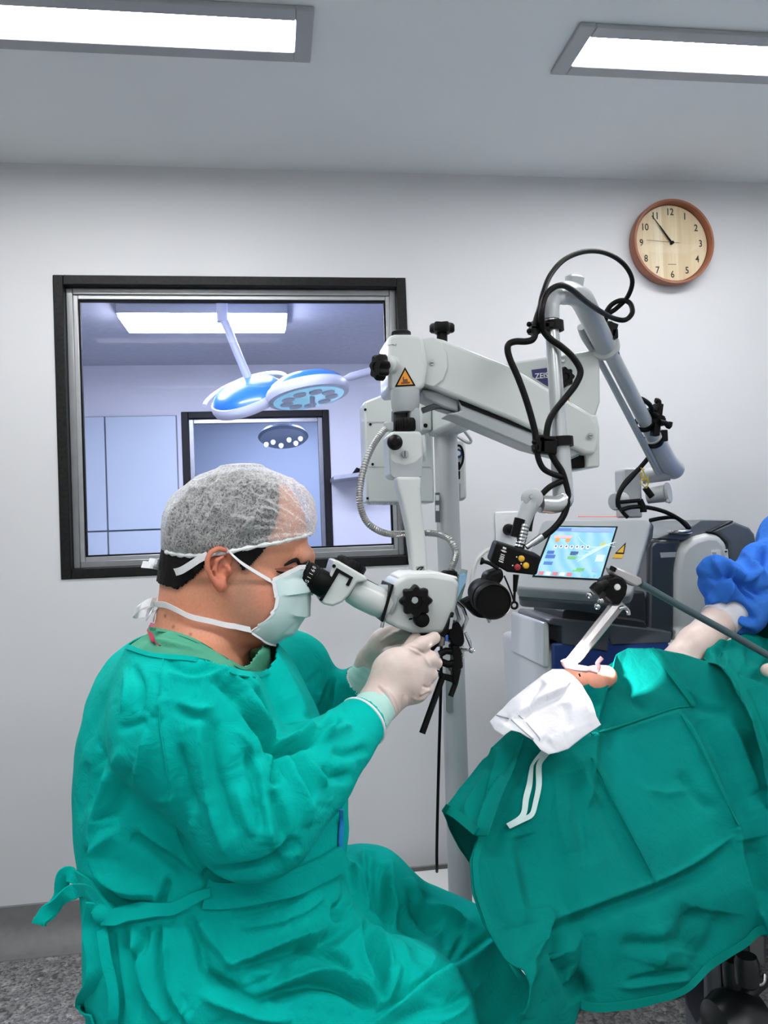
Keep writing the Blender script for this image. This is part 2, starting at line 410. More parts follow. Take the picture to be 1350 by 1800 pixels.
for k, yy in enumerate((.30, -1.35)):
    ceiling_panel(xr1 - 1.25, xr1, yy, yy + .24, ['long flush ceiling light panel overhead, behind the leftmost one', 'long flush ceiling light panel at the near left of the room'][k])
    ceiling_panel(xl2, xl2 + 1.25, yy, yy + .24, ['long flush ceiling light panel overhead, behind the one above the clock', 'long flush ceiling light panel at the near right of the room'][k])

# ---------------------------------------------------------------- the room behind the window
Y2, Y3 = 6.05, 8.4
m_floor2 = mat('far room floor', (150, 152, 156), .5)
struct('floor_far', MB().bounds((-3.2, W + WALLT, -.1), (3.6, Y3 + .1, 0)), m_floor2)
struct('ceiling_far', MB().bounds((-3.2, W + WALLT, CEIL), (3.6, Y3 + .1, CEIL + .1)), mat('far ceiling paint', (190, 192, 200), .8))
struct('wall_far_left', MB().bounds((-3.35, W + WALLT, 0), (-3.2, Y3, CEIL)), m_wall2)
struct('wall_far_right', MB().bounds((3.6, W + WALLT, 0), (3.75, Y3, CEIL)), m_wall2)
a = at(318, 722, Y2); b_ = at(578, 722, Y2)
F0, F1, FZ1 = a.x, b_.x, (a.z + b_.z) / 2; FZ0 = 1.02
mb = MB()
mb.bounds((-3.2, Y2, 0), (F0, Y2 + .12, CEIL)); mb.bounds((F1, Y2, 0), (3.6, Y2 + .12, CEIL))
mb.bounds((F0, Y2, 0), (F1, Y2 + .12, FZ0)); mb.bounds((F0, Y2, FZ1), (F1, Y2 + .12, CEIL))
struct('wall_far_back', mb, m_wall2)
struct('wall_third_room', MB().bounds((-3.2, Y3, 0), (3.6, Y3 + .1, CEIL)), m_wall2)
win2 = tag(thing('window_2', None, None, (F0, Y2, FZ0)), 'dark framed window in the far wall of the next room', None, None, 'structure')
frame_box(F0 + .001, F1 - .001, FZ0 + .001, FZ1 - .001, .05, Y2 - .01, Y2 + .118).build('reveal_lining', m_granite, win2, .004)
frame_box(F0 + .051, F1 - .051, FZ0 + .051, FZ1 - .051, .035, Y2 + .03, Y2 + .08).build('sash_frame', m_alu, win2, .003)
MB().bounds((F0 + .08, Y2 + .05, FZ0 + .08), (F1 - .08, Y2 + .054, FZ1 - .08)).build('pane', glass_mat('far window glass', (.80, .88, .97, 1), .003), win2)
# pale wall panels left of that window
m_pan = mat('pale blue wall panel', (190, 203, 214), .4, noise=(2, .02))
pz1 = at(230, 731, Y2 - .03).z; xs = [at(60, 731, Y2 - .03).x, at(184, 731, Y2 - .03).x, F0 - .03]; zs = [.02, at(240, 932, Y2 - .03).z, pz1]
cup = thing('cupboard', 'pale blue flat-fronted cupboard in the far room beside the dark framed window', 'cupboard', ((xs[0] + xs[2]) / 2, Y2 - .02, 0))
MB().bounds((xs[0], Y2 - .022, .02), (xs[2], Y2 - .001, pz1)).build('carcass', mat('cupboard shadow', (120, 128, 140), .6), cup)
for i in range(2):
    for j in range(2):
        MB().bounds((xs[i] + .006, Y2 - .042, zs[j] + .006), (xs[i + 1] - .006, Y2 - .0225, zs[j + 1] - .006)).build('door', m_pan, cup, .002)
# the far room's lamp batten
m_panel2 = emit_mat('lit batten diffuser', (.9, .93, 1, 1), PANEL2_E)
def batten(px0, px1, py0, py1, label, grp=None):
    c0 = atz(px0, py0, CEIL - .06); c1 = atz(px1, py1, CEIL - .06); x0, x1 = c0.x, c1.x; y0, y1 = min(c0.y, c1.y), max(c0.y, c1.y)
    t = thing('batten_light', label, 'light', ((x0 + x1) / 2, (y0 + y1) / 2, CEIL))
    MB().bounds((x0, y0, CEIL - .055), (x1, y1, CEIL - .001)).build('housing', m_panelframe, t, .005)
    MB().bounds((x0 + .012, y0 + .012, CEIL - .075), (x1 - .012, y1 - .012, CEIL - .0555)).build('diffuser', m_panel2, t, .004)
    return t
batten(224, 506, 582, 552, 'bright surface-mounted ceiling light seen through the window')
def far_panel(x, y, label):
    t = thing('ceiling_light', label, 'light', (x, y, CEIL), 'flush ceiling light panels of the far rooms')
    MB().bounds((x - .65, y - .17, CEIL - .012), (x + .65, y + .17, CEIL - .0006)).build('frame', m_panelframe, t, .003)
    MB().bounds((x - .6, y - .12, CEIL - .018), (x + .6, y + .12, CEIL - .0125)).build('diffuser', m_panel2, t)
far_panel(1.7, 4.6, 'flush ceiling light panel in the next room, right of the window view')
far_panel(-.3, 3.3, 'flush ceiling light panel in the next room just behind the window wall')
far_panel(.3, 7.3, 'unseen ceiling light panel added to light the third room behind the far window')  # added lamp out of view, only there to light the third room

# ---------------------------------------------------------------- operating lamps in the next room
m_lw = mat('lamp white enamel', (186, 190, 200), .35, noise=(15, .02)); m_lb = mat('lamp blue shell', (46, 118, 200), .3, coat=.4, noise=(8, .05))
m_lens = mat('lamp lens', (150, 205, 215), .15, emit=((150, 215, 225), .35))
YL = 4.3
lamp = thing('operating_lamp', 'ceiling-hung operating lamp with two round heads, blue on top, behind the glass', 'lamp', (at(392, 600, YL).x, YL, CEIL))
hub = at(392, 600, YL)
MB().cyl((hub.x, YL, CEIL - .001), (hub.x, YL, at(392, 566, YL).z), .03).build('ceiling_post', m_lw, lamp)
MB().tube(pxpath([(392, 562), (398, 572), (414, 612), (437, 666)], YL, 5), .022, 14).build('arm', m_lw, lamp)
def dome(c, nrm, r, name, up_blue=True):
    nrm = Vector(nrm).normalized(); c = Vector(c)
    h = MB().lathe([(-.03, r * .86), (-.028, r * .97), (-.01, r), (.012, r), (.026, r * .96), (.03, r * .88)], c, nrm, 48).build(name, m_lw, lamp)
    MB().lathe([(.028, r * .93), (.05, r * .86), (.075, r * .68), (.093, r * .4), (.10, r * .02)], c, nrm, 48).build('cover', m_lb, h, label='blue dome cover')
    MB().lathe([(-.035, r * .84), (-.031, r * .85)], c, nrm, 48).build('lens', m_lens, h)
    a = nrm.orthogonal().normalized(); b2 = nrm.cross(a)
    for k in range(9):
        t = 2 * math.pi * k / 9
        MB().lathe([(-.042, r * .15), (-.033, r * .16)], c + (a * math.cos(t) + b2 * math.sin(t)) * r * .55, nrm, 16).build('led', m_lw, h)
    return h
c1 = at(436, 700, YL); r1 = 62 / ppm(436, 700, YL)
dome(c1, (-.32, -.46, .83), r1 * 1.08, 'lamp_head')
n1 = Vector((-.32, -.46, .83)).normalized(); a1 = n1.cross(Vector((0, 0, 1))).normalized(); b1 = n1.cross(a1)
MB().tube([c1 + n1 * .035 + (a1 * math.cos(t) + b1 * math.sin(t)) * r1 * 1.24 for t in [math.pi * (-.15 + 1.3 * k / 24) + math.pi for k in range(25)]], .011, 10).build('handle_ring', m_lw, lamp)
c2 = at(541, 690, YL - .15); r2 = 74 / ppm(541, 690, YL - .15)
dome(c2, (-.15, .12, 1), r2, 'lamp_head')
MB().cyl(c2 + Vector((.02, -.05, -.03)), c2 + Vector((.02, -.05, -.085)), .014).build('handle', m_lw, lamp)
MB().tube(pxpath([(574, 684), (600, 668), (640, 656), (720, 634)], YL - .05, 4), [.014] * 6 + [.022] * 7, 12).build('arm', m_lw, lamp)
MB().tube([at(720, 634, YL - .05), at(800, 600, YL), (at(800, 600, YL).x, YL, CEIL - .001)], .022, 12).build('arm', m_lw, lamp)
# reflection of the operating lamp, built as a lamp beyond the second window
lamp_reflection = thing('operating_lamp', 'faint reflection of the operating lamp in the far window, built as a lamp with white spots', 'lamp', (at(498, 775, 7.0).x, 7.0, CEIL))
c3 = at(498, 768, 7.0)
MB().lathe([(-.02, .2), (0, .22), (.03, .2), (.05, .05)], c3, (0, .35, 1), 32).build('lamp_head', m_lw, lamp_reflection)
m_refl_led = emit_mat('reflected lamp leds', (.95, .97, 1, 1), 1.6)
for k, (dx, dy) in enumerate([(-30, 12), (-18, 8), (-4, 14), (10, 4), (22, 10), (30, 2)]):
    MB().lathe([(-.03, .018), (-.01, .021)], at(498 + dx, 768 + dy, 6.85), (0, .9, .5), 14).build('led', m_refl_led, lamp_reflection)
MB().tube([c3 + Vector((0, 0, .03)), c3 + Vector((.1, .1, .25)), (c3.x + .1, 7.1, CEIL - .001)], .02, 10).build('arm', m_lw, lamp_reflection)
# bracket shelf on the far wall
m_g1 = mat('far grey metal', (168, 172, 182), .4)
sh = thing('wall_bracket', 'small grey instrument bracket on the far room wall, right of the dark framed window', 'bracket', at(610, 850, Y2))
p0 = at(580, 842, Y2); p1 = at(640, 838, Y2)
MB().prism([(p0.x, Y2 - .35, p0.z), (p1.x, Y2 - .3, p1.z + .02), (p1.x + .05, Y2 - .001, p1.z + .02), (p0.x, Y2 - .001, p0.z)], (0, 0, -.03)).build('shelf', m_g1, sh, .004)
MB().bounds((at(612, 0, Y2).x, Y2 - .2, at(612, 866, Y2).z), (at(634, 0, Y2).x, Y2 - .001, p0.z - .035)).build('body', m_g1, sh, .01)
MB().tube([at(622, 836, Y2 - .15), at(628, 826, Y2 - .15), at(638, 830, Y2 - .15)], .02, 10).build('clamp', m_black, sh)

# ---------------------------------------------------------------- wall clock
ck = at(1174, 432, W); CR = .158
clock = thing('wall_clock', 'round wall clock with brown rim and pale wooden face', 'clock', (ck.x, W, ck.z))
c = Vector((ck.x, W - .048, ck.z)); ax = Vector((0, -1, 0))
m_rim = mat('terracotta brown rim', (150, 92, 66), .45, noise=(25, .12), bump=(90, .1))
MB().lathe([(-.047, CR * .97), (-.03, CR * 1.0), (-.002, CR), (.003, CR * .99), (.003, CR * .945), (-.001, CR * .925), (-.026, CR * .915), (-.028, CR * .9), (-.04, CR * .89), (-.047, CR * .88)], c, ax, 72, caps=False).build('rim', m_rim, clock)
# wood face of glued strips
m_face = bpy.data.materials.new('birch strip clock face'); m_face.use_nodes = True; nt = m_face.node_tree; N = nt.nodes; L = nt.links; bs = N['Principled BSDF']
tcn = N.new('ShaderNodeTexCoord'); mp = N.new('ShaderNodeMapping'); mp.inputs['Scale'].default_value = (38, 1, .001); L.new(tcn.outputs['Object'], mp.inputs[0])
vo = N.new('ShaderNodeTexVoronoi'); vo.voronoi_dimensions = '1D'; vo.inputs['Scale'].default_value = 30; sp = N.new('ShaderNodeSeparateXYZ'); L.new(tcn.outputs['Object'], sp.inputs[0]); L.new(sp.outputs[0], vo.inputs['W'])
mp2 = N.new('ShaderNodeMapping'); mp2.inputs['Scale'].default_value = (90, 1, 5); L.new(tcn.outputs['Object'], mp2.inputs[0]); ng = N.new('ShaderNodeTexNoise'); ng.inputs['Scale'].default_value = 1; ng.inputs['Detail'].default_value = 5; L.new(mp2.outputs[0], ng.inputs['Vector'])
r = N.new('ShaderNodeValToRGB'); r.color_ramp.elements[0].color = rgb((206, 178, 140)); r.color_ramp.elements[1].color = rgb((236, 222, 196)); e = r.color_ramp.elements.new(.5); e.color = rgb((222, 198, 160))
sx_ = N.new('ShaderNodeSeparateColor'); L.new(vo.outputs['Color'], sx_.inputs[0])
ad = N.new('ShaderNodeMath'); ad.operation = 'MULTIPLY_ADD'; ad.inputs[1].default_value = .6; L.new(sx_.outputs[0], ad.inputs[0]); L.new(ng.outputs['Fac'], ad.inputs[2])
ad2 = N.new('ShaderNodeMath'); ad2.operation = 'SUBTRACT'; ad2.inputs[1].default_value = .3; L.new(ad.outputs[0], ad2.inputs[0])
L.new(ad2.outputs[0], r.inputs[0]); L.new(r.outputs[0], bs.inputs['Base Color']); bs.inputs['Roughness'].default_value = .45
MB().lathe([(-.046, .001), (-.046, CR * .89), (-.024, CR * .9), (-.0235, CR * .05), (-.0235, .001)], c, ax, 64, caps=False).build('dial', m_face, clock)
m_ink = mat('dark print', (52, 46, 42), .6)
ex = Vector((1, 0, 0)); ez = Vector((0, 0, 1)); fc = c + ax * -.0231
for k in range(1, 13):
    t = math.radians(90 - 30 * k); rr_ = CR * .74
    text('numeral', str(k), .036, fc + ex * (rr_ * math.cos(t)) + ez * (rr_ * math.sin(t)), ex, ez, m_ink, clock, .0004, .85)
MB().bounds(fc + Vector((-.016, -.0006, -.0795)), fc + Vector((.016, 0, -.0778))).build('maker_mark', m_ink, clock)
def hand(ang, l, tail, w0, w1, off, name):
    d = Vector((math.cos(ang), 0, math.sin(ang))); n_ = Vector((-d.z, 0, d.x)); o = fc + ax * off
    MB().prism([o - d * tail - n_ * w0, o - d * tail + n_ * w0, o + d * l + n_ * w1, o + d * l - n_ * w1], ax * .001).build(name, m_black, clock)
hand(math.radians(127), .125, .0, .0026, .0012, .007, 'minute_hand'); hand(math.radians(125), .078, .0, .0034, .0022, .004, 'hour_hand')
hand(math.radians(176), .102, .028, .0007, .0005, .010, 'second_hand')
MB().lathe([(0, .006), (.012, .006), (.013, .003)], fc, ax, 20).build('hub', m_black, clock)
MB().lathe([(-.0015, CR * .912), (.0, CR * .912)], c - ax * .004, ax, 64).build('glass', glass_mat('clock glass', (.98, .99, .99, 1), .0008), clock)

# ---------------------------------------------------------------- wall socket
m_sock = mat('white socket plastic', (224, 226, 228), .4)
so = thing('wall_outlet', 'white wall outlet plate with a black plug, behind the camera arm', 'outlet', at(897, 935, W))
a = at(869, 900, W); b_ = at(926, 990, W)
MB().bounds((a.x, W - .01, b_.z), (b_.x, W - .0005, a.z)).build('plate', m_sock, so, .004)
q = at(892, 931, W)
MB().lathe([(0, .021), (.018, .02), (.03, .014), (.032, .006)], (q.x, W - .0102, q.z), (0, -1, 0), 20).build('plug', m_black, so)

# ================================================================== surgical microscope on its stand
m_enamel = mat('pale grey enamel', (194, 200, 199), .32, noise=(12, .02), coat=.25)
m_enamel2 = mat('mid grey enamel', (158, 165, 168), .38, noise=(12, .03), coat=.2)
m_col = mat('column grey', (172, 176, 180), .4, noise=(10, .03))
m_chrome = mat('bright steel', (190, 192, 194), .22, 1.0, noise=(40, .05))
m_white = mat('white plastic', (226, 228, 228), .4, noise=(10, .02))
YS = 2.10
sc_base = at(808, 1560, YS)
scope = thing('surgical_microscope', 'pale grey surgical microscope on a tall floor stand, in front of the seated surgeon', 'microscope', (sc_base.x, YS, 0))
# foot and column
fb = at(760, 1527, YS)
mb = MB(); mb.bounds((at(690, 1550, YS).x, YS - .28, .035), (at(850, 1550, YS).x + .12, W - .09, .165))
# keep the plinth top where the photo shows its edge
mb.build('base', m_white, scope, .02, seg=3)
for dx in (-.05, .36):
    for dy in (-.2, .32):
        bx_ = at(690, 1550, YS).x + .06 + (dx + .05) * .85
        MB().cyl((bx_ - .012, YS + dy, .0345), (bx_ + .012, YS + dy, .0345), .0335, n=20).build('caster', m_rubber, scope)
top = at(783, 764, YS); bot = at(811, 1578, YS); rc = 20.5 / ppm(795, 1000, YS)
MB().cyl((sc_base.x, YS, .165), top, rc, rc, 36).build('column', m_col, scope)
mb = MB(); d_ = (top - Vector((sc_base.x, YS, .165))).normalized()
mb.lathe([(-.004, rc * 1.02), (.0, rc * 1.12), (.018, rc * 1.16), (.05, rc * 1.25), (.054, rc * 1.22), (.085, rc * .9)], top, d_, 32)
mb.build('column_cap', m_enamel, scope)
MB().prism(poly([(783, 1172), (794, 1172), (796, 1250), (790, 1254), (784, 1250)], YS - rc - .004), (0, .006, 0)).build('scale_strip', mat('pinkish metal strip', (176, 168, 170), .35, .6), scope)
MB().prism(poly([(765, 866), (773, 866), (774, 918), (766, 918)], YS - rc * .8 - .001), (0, .006, 0)).build('label_strip', mat('grey label', (92, 96, 104), .4), scope)
for k in range(2): MB().prism(poly([(766, 870 + 18 * k), (772, 870 + 18 * k), (772, 880 + 18 * k), (766, 880 + 18 * k)], YS - rc * .8 - .003), (0, .003, 0)).build('label_mark', m_white, scope)
# control box behind the column
YX = 2.22
cb = MB().prism(poly([(640, 706), (684, 689), (760, 690), (764, 884), (645, 884)], YX), (0, .12, 0)).build('control_box', m_enamel, scope, .006)
MB().prism(poly([(645, 741), (757, 741), (757, 743.5), (645, 743.5)], YX - .0005), (0, .002, 0)).build('seam', m_enamel2, cb)
MB().prism(poly([(647, 820), (757, 820), (757, 822), (647, 822)], YX - .0005), (0, .002, 0)).build('seam', m_enamel2, cb)
mb = MB()
for k in range(19): mb.prism(poly([(646 + 3 * k, 883), (647.6 + 3 * k, 883), (647.6 + 3 * k, 887.5), (646 + 3 * k, 887.5)], YX + .002), (0, .01, 0))
mb.build('vent_teeth', m_enamel2, cb)
for (x, y) in ((642, 720), (651, 746), (655, 816), (646, 876)): MB().lathe([(0, .004), (.003, .0035)], at(x, y, YX), (0, -1, 0), 10).build('screw', m_black, cb)
cs = MB().prism(poly([(795, 770), (819, 772), (821, 876), (814, 880), (795, 882)], YX), (0, .11, 0)).build('switch_box', m_enamel, scope, .008)
MB().lathe([(0, .014), (.003, .013)], at(805, 797, YX), (0, -1, 0), 20).build('round_logo', mat('blue badge', (40, 70, 130), .4), cs)
MB().lathe([(0.0032, .007), (.0042, .007)], at(805, 797, YX), (0, -1, 0), 16).build('round_logo_centre', m_white, cs)
MB().tube(pxpath([(801, 784), (809, 784), (814, 796), (813, 812), (806, 826)], YX - .012, 5), .0035, 8).build('cord_loop', m_rubber, cs)
for k in range(2): MB().prism(poly([(801, 812 + 16 * k), (809, 812 + 16 * k), (809, 826 + 16 * k), (801, 826 + 16 * k)], YX - .006), (0, .008, 0)).build('switch', m_black, cs, .001)
MB().prism(poly([(802, 850), (810, 850), (810, 876), (802, 876)], YX - .001), (0, .002, 0)).build('label', m_enamel2, cs)
MB().prism(poly([(739, 700), (759, 700), (759, 757), (741, 756)], YS - .02), (0, .13, 0)).build('mount_bracket', m_enamel, scope, .004)
for y in (708, 748): MB().lathe([(0, .006), (.004, .005)], at(748, y, YS - .0205), (0, -1, 0), 12).build('bolt', m_black, scope)
MB().tube(pxpath([(806, 744), (818, 760), (828, 774), (822, 778), (800, 765)], YS + .02, 5), .004, 8).build('hose', m_enamel2, scope)
MB().tube(pxpath([(776, 1090, 2.02), (775, 1200, 2.04), (771, 1350, 2.1), (768, 1480, 2.18), (768, 1524, 2.2), (768, 1532, 2.25)], n=6), .0042, 8).build('power_cord', m_rubber, scope, label='thin black cord hanging beside the column')
# carrier arm from the column to the spring arm pivot
YC = 1.66
ca = MB().prism(poly([(876, 639), (1047, 614), (1055, 619), (1056, 706), (1048, 730), (1020, 752), (900, 740), (876, 700)], YC), (0, .13, 0)).build('carrier_arm', m_enamel, scope, .012, seg=3)
MB().box((Vector(at(880, 690, YC + .06)) + Vector((top.x, YS, top.z + .04))) / 2, (((Vector(at(880, 690, YC + .06)) - Vector((top.x, YS, top.z + .04))).length + .08), .08, .085),
         Matrix(((lambda a: (a, Vector((0, 0, 1)).cross(a).normalized(), a.cross(Vector((0, 0, 1)).cross(a).normalized())))((Vector(at(880, 690, YC + .06)) - Vector((top.x, YS, top.z + .04))).normalized()))).transposed()).build('carrier_beam', m_enamel, scope, .012)
lg = MB().prism(poly([(935, 650), (973, 645), (974, 681), (964, 679), (937, 662)], YC - .003), (0, .004, 0)).build('logo_plate', mat('deep blue logo', (28, 36, 98), .35), ca)
text('logo_lettering', 'ZEISS', .0165, at(955, 660.5, YC - .0035), at(1000, 656, YC) - at(955, 660.5, YC), (0, 0, 1), m_white, lg, .0002, 1.0)
MB().knob(at(986, 666, YC), (0, -1, 0), .0225, .03, 8, .1).build('lock_knob', m_black, ca)
MB().lathe([(0, .0055), (.004, .005)], at(988, 633, YC), (0, -1, 0), 14).build('screw', m_chrome, ca)
MB().prism(poly([(1001, 701), (1001, 706), (996, 697)], YC - .002), (0, .002, 0)).build('sticker', mat('orange sticker', (214, 132, 70), .5), ca)
# spring arm
YA = 1.47
sa = MB().prism(poly([(728, 652), (724, 630), (730, 608), (744, 595), (762, 592), (780, 596), (900, 644), (1018, 714), (1040, 727), (1052, 748), (1054, 778), (1047, 799), (1030, 798), (900, 738), (774, 687), (750, 677), (736, 667)], YA), (0, .095, 0)).build('spring_arm', m_enamel, scope, .007, seg=3)
MB().prism(poly([(728, 652), (724, 630), (730, 608), (744, 595), (760, 592.5), (775, 600), (786, 620), (788, 645), (780, 668), (762, 680), (750, 677), (736, 667)], YA - .004), (0, .004, 0)).build('joint_cover', m_enamel, sa, .002)
MB().prism(poly([(742, 684), (774, 688), (806, 703), (806, 724), (780, 716), (745, 700)], YA + .02), (0, .06, 0)).build('link_end', m_enamel2, sa, .004)
MB().prism(poly([(806, 701), (1005, 779), (1030, 792), (1004, 806), (930, 786), (800, 731), (786, 727), (812, 722)], YA + .012), (0, .07, 0)).build('lower_link', m_enamel2, sa, .006)
MB().prism(poly([(806, 702), (932, 752), (938, 762), (812, 712)], YA + .009), (0, .004, 0)).build('link_groove', m_black, sa)
MB().prism(poly([(1030, 729), (1050, 729), (1055, 752), (1055, 821), (1032, 823), (1030, 800)], YA + .02), (0, .12, 0)).build('end_bracket', m_enamel, scope, .004)
MB().prism(poly([(998, 806), (1030, 790), (1030, 822), (1000, 824)], YA + .03), (0, .09, 0)).build('dark_gap', m_black, scope, .003)  # dark gap beside the end bracket, filled in with black
MB().prism(poly([(993, 806), (1016, 797), (1018, 801), (996, 811)], YA + .024), (0, .006, 0)).build('end_gleam', mat('pale blue gleam', (150, 190, 204), .3), scope)  # gleam put in as a pale blue strip
for (x, y) in ((759, 638), (1038, 766)):
    s_ = MB().lathe([(0, .0055), (.003, .005)], at(x, y, YA - .004), (0, -1, 0), 16).build('screw', m_chrome, sa)
    MB().box(at(x, y, YA - .0075), (.007, .0006, .0012)).build('slot', m_black, s_)
# cable tray lines under the front of the arm
MB().tube(pxpath([(742, 722), (770, 714), (800, 720), (812, 716)], YA + .03, 4), .006, 10).build('arm_hose', mat('dark grey hose', (70, 74, 78), .5), sa)
# coupling head
hd = MB().prism(poly([(681, 596), (684, 590), (694, 587), (728, 587), (744, 591), (752, 640), (748, 678), (738, 685), (690, 688), (683, 684)], YA - .025), (0, .11, 0)).build('coupling_head', m_enamel, scope, .012, seg=4)
MB().lathe([(0, .0195), (.006, .019), (.008, .016)], at(705, 590, YA + .03), (0, 0, 1), 28).build('top_cap', m_black, hd)
MB().cyl(at(777, 602, YA + .04), at(777, 584, YA + .04), .0105).build('knob_stem', m_black, sa)
MB().knob(at(777, 585, YA + .04), UP, .0245, .018, 6, .12).build('top_knob', m_black, sa)
MB().lathe([(0, .0175), (.012, .0165), (.014, .014)], at(688, 642, YA - .03), (-.55, -.8, 0), 24).build('side_hub', m_enamel, hd)
MB().cyl(at(688, 642, YA - .03), at(672, 645, YA - .055), .0065).build('knob_stem', m_black, hd)
MB().knob(at(676, 646, YA - .05), (-.93, -.36, 0), .0245, .02, 7, .12).build('side_knob', m_black, hd)
wt = MB().prism(poly([(694, 680), (731, 678), (712, 645)], YA - .0265), (0, .003, 0)).build('warning_label', m_black, hd, .001)
MB().prism(poly([(698.5, 677), (726, 675.5), (712, 650.5)], YA - .0275), (0, .003, 0)).build('yellow_field', mat('warning amber', (226, 146, 34), .5), wt)
mb = MB(); mb.prism(poly([(705, 672), (721, 671), (720, 674), (705, 675)], YA - .0282), (0, .0015, 0)); mb.prism(poly([(708, 671), (708, 663), (710, 662), (710, 667), (716, 666), (717, 671)], YA - .0282), (0, .0015, 0))
mb.build('hand_symbol', mat('brown print', (110, 62, 20), .6), wt)
MB().tube(pxpath([(682, 607), (690, 605), (694, 607), (697, 604), (696, 608)], YA - .0262, 3), .0006, 6).build('engraving', m_enamel2, hd)
# hanger below the head
YH = 1.40
mb = MB(); e0 = at(712, 686, YH + .03); e1 = at(713, 728, YH + .03); rh = 26 / ppm(712, 700, YH)
mb.lathe([(0, rh * .98), (.003, rh), (.022, rh * .99), (.032, rh * .96), (.041, rh * .85)], e0, e1 - e0, 32); mb.build('hanger_collar', m_enamel2, scope)
MB().prism(poly([(720, 716), (738, 716), (740, 762), (722, 762)], YH + .01), (0, .05, 0)).build('hanger_bar', m_enamel2, scope, .004)
MB().prism(poly([(692, 718), (716, 722), (716, 760), (692, 758)], YH + .03), (0, .03, 0)).build('hanger_core', mat('dark core', (40, 42, 46), .5), scope, .003)
mb = MB()
mb.knob(at(713, 758, YH + .01), at(712, 733, YH + .01) - at(713, 758, YH + .01), .0185, .023, 24, .03, 96); mb.build('knurled_ring', m_black, scope)
jb = MB().prism(poly([(683, 764), (690, 758), (738, 758), (743, 766), (744, 800), (742, 838), (732, 841), (692, 840), (686, 834), (684, 800)], YH - .02), (0, .07, 0)).build('joint_block', m_enamel, scope, .008, seg=3)
MB().prism(poly([(684, 803), (695, 812), (712, 817), (729, 812), (743, 800), (742, 838), (732, 841), (692, 840), (686, 834)], YH - .0215), (0, .003, 0)).build('joint_face', m_enamel2, jb, .002)
MB().lathe([(0, .0075), (.01, .0075), (.014, .012), (.022, .0138), (.03, .012), (.035, .006)], at(694, 780, YH - .02), (-.15, -1, 0), 24).build('ball_knob', m_black, jb)
s_ = MB().lathe([(0, .0065), (.003, .006)], at(712, 798, YH - .0215), (0, -1, 0), 18).build('slotted_screw', m_enamel2, jb)
MB().box(at(712, 798, YH - .0248), (.0014, .0006, .010)).build('slot', m_black, s_)
MB().lathe([(0, .024), (.006, .024), (.009, .02)], at(741, 788, YH + .012), (1, -.2, 0), 28).build('side_disc', m_enamel, jb)
MB().prism(poly([(676, 741), (692, 741), (692, 757), (677, 757)], YH), (0, .02, 0)).build('conduit_socket', m_enamel2, scope, .003)
# curved gimbal arm
YG = 1.345
ga = [(697, 838), (741, 838), (739, 862), (743, 900), (749, 950), (752, 1000), (750, 1036), (727, 1042), (725, 995), (718, 935), (708, 888), (701, 862)]
gm = MB().prism(poly(ga, YG), (0, .04, 0)).build('gimbal_arm', m_enamel, scope, .005, seg=3)
st = MB().prism(poly([(731, 996), (746, 994), (747, 1009), (732, 1011)], YG - .0012), (0, .002, 0)).build('sticker', mat('sticker grey', (150, 154, 158), .5), gm)
MB().tube(pxpath([(733, 1002), (737, 998), (744, 997), (739, 1002), (736, 1007), (742, 1004), (745, 1008)], YG - .0016, 3), .0011, 6).build('sticker_print', m_black, st)
# optics body
YM = 1.275
body = [(698, 1020), (714, 1012), (760, 1009), (800, 1016), (809, 1026), (804, 1062), (794, 1094), (781, 1113), (757, 1113), (727, 1114), (699, 1105), (674, 1093), (682, 1060), (690, 1031)]
bd = MB().prism(poly(body, YM), (0, .115, 0)).build('optics_body', m_enamel, scope, .016, seg=4)
MB().prism(poly([(700, 1013), (716, 1006), (770, 1005), (805, 1014), (805, 1020), (760, 1015), (716, 1018), (700, 1024)], YM + .012), (0, .09, 0)).build('top_cover', m_white, bd, .004)
MB().knob(at(729, 1055, YM), (-.05, -1, 0), .0265, .026, 8, .10).build('focus_knob', m_black, bd)
MB().lathe([(0, .0055), (.002, .005)], at(729, 1055, YM - .0245), (-.05, -1, 0), 18).build('knob_centre', m_enamel2, bd)
MB().lathe([(0, .0125), (.016, .012), (.019, .008)], at(739, 1088, YM), (0, -1, 0), 24).build('zoom_knob', m_black, bd)
MB().prism(poly([(719, 1087), (725, 1086), (725, 1089), (719, 1090)], YM - .001), (0, .002, 0)).build('index_mark', m_black, bd)
MB().lathe([(0, .0150), (.010, .0145), (.013, .010)], at(789, 1016, YM + .055), UP, 28).build('conduit_collar', m_black, bd)
MB().lathe([(0, .030), (.022, .029)], at(752, 1110, YM + .058), -UP, 28).build('objective', m_black, bd)
cpts = [(790, 1008, 1.33), (797, 990, 1.33), (801, 972, 1.335), (792, 950, 1.345), (775, 940, 1.38), (750, 937, 1.41), (718, 938, 1.41), (690, 939, 1.39), (668, 934, 1.37), (648, 921, 1.36), (637, 902, 1.36), (632, 876, 1.36), (634, 848, 1.37), (641, 818, 1.38), (652, 790, 1.39), (664, 770, 1.4), (678, 753, 1.405)]
pp = pxpath(cpts, n=26)
mb = MB(); mb.tube(pp, [.0062 if (i // 2) % 2 else .0052 for i in range(len(pp))], 10); mb.build('light_conduit', mat('ribbed metal conduit', (158, 160, 160), .35, .7), scope, ang=25, label='ribbed metal light conduit')
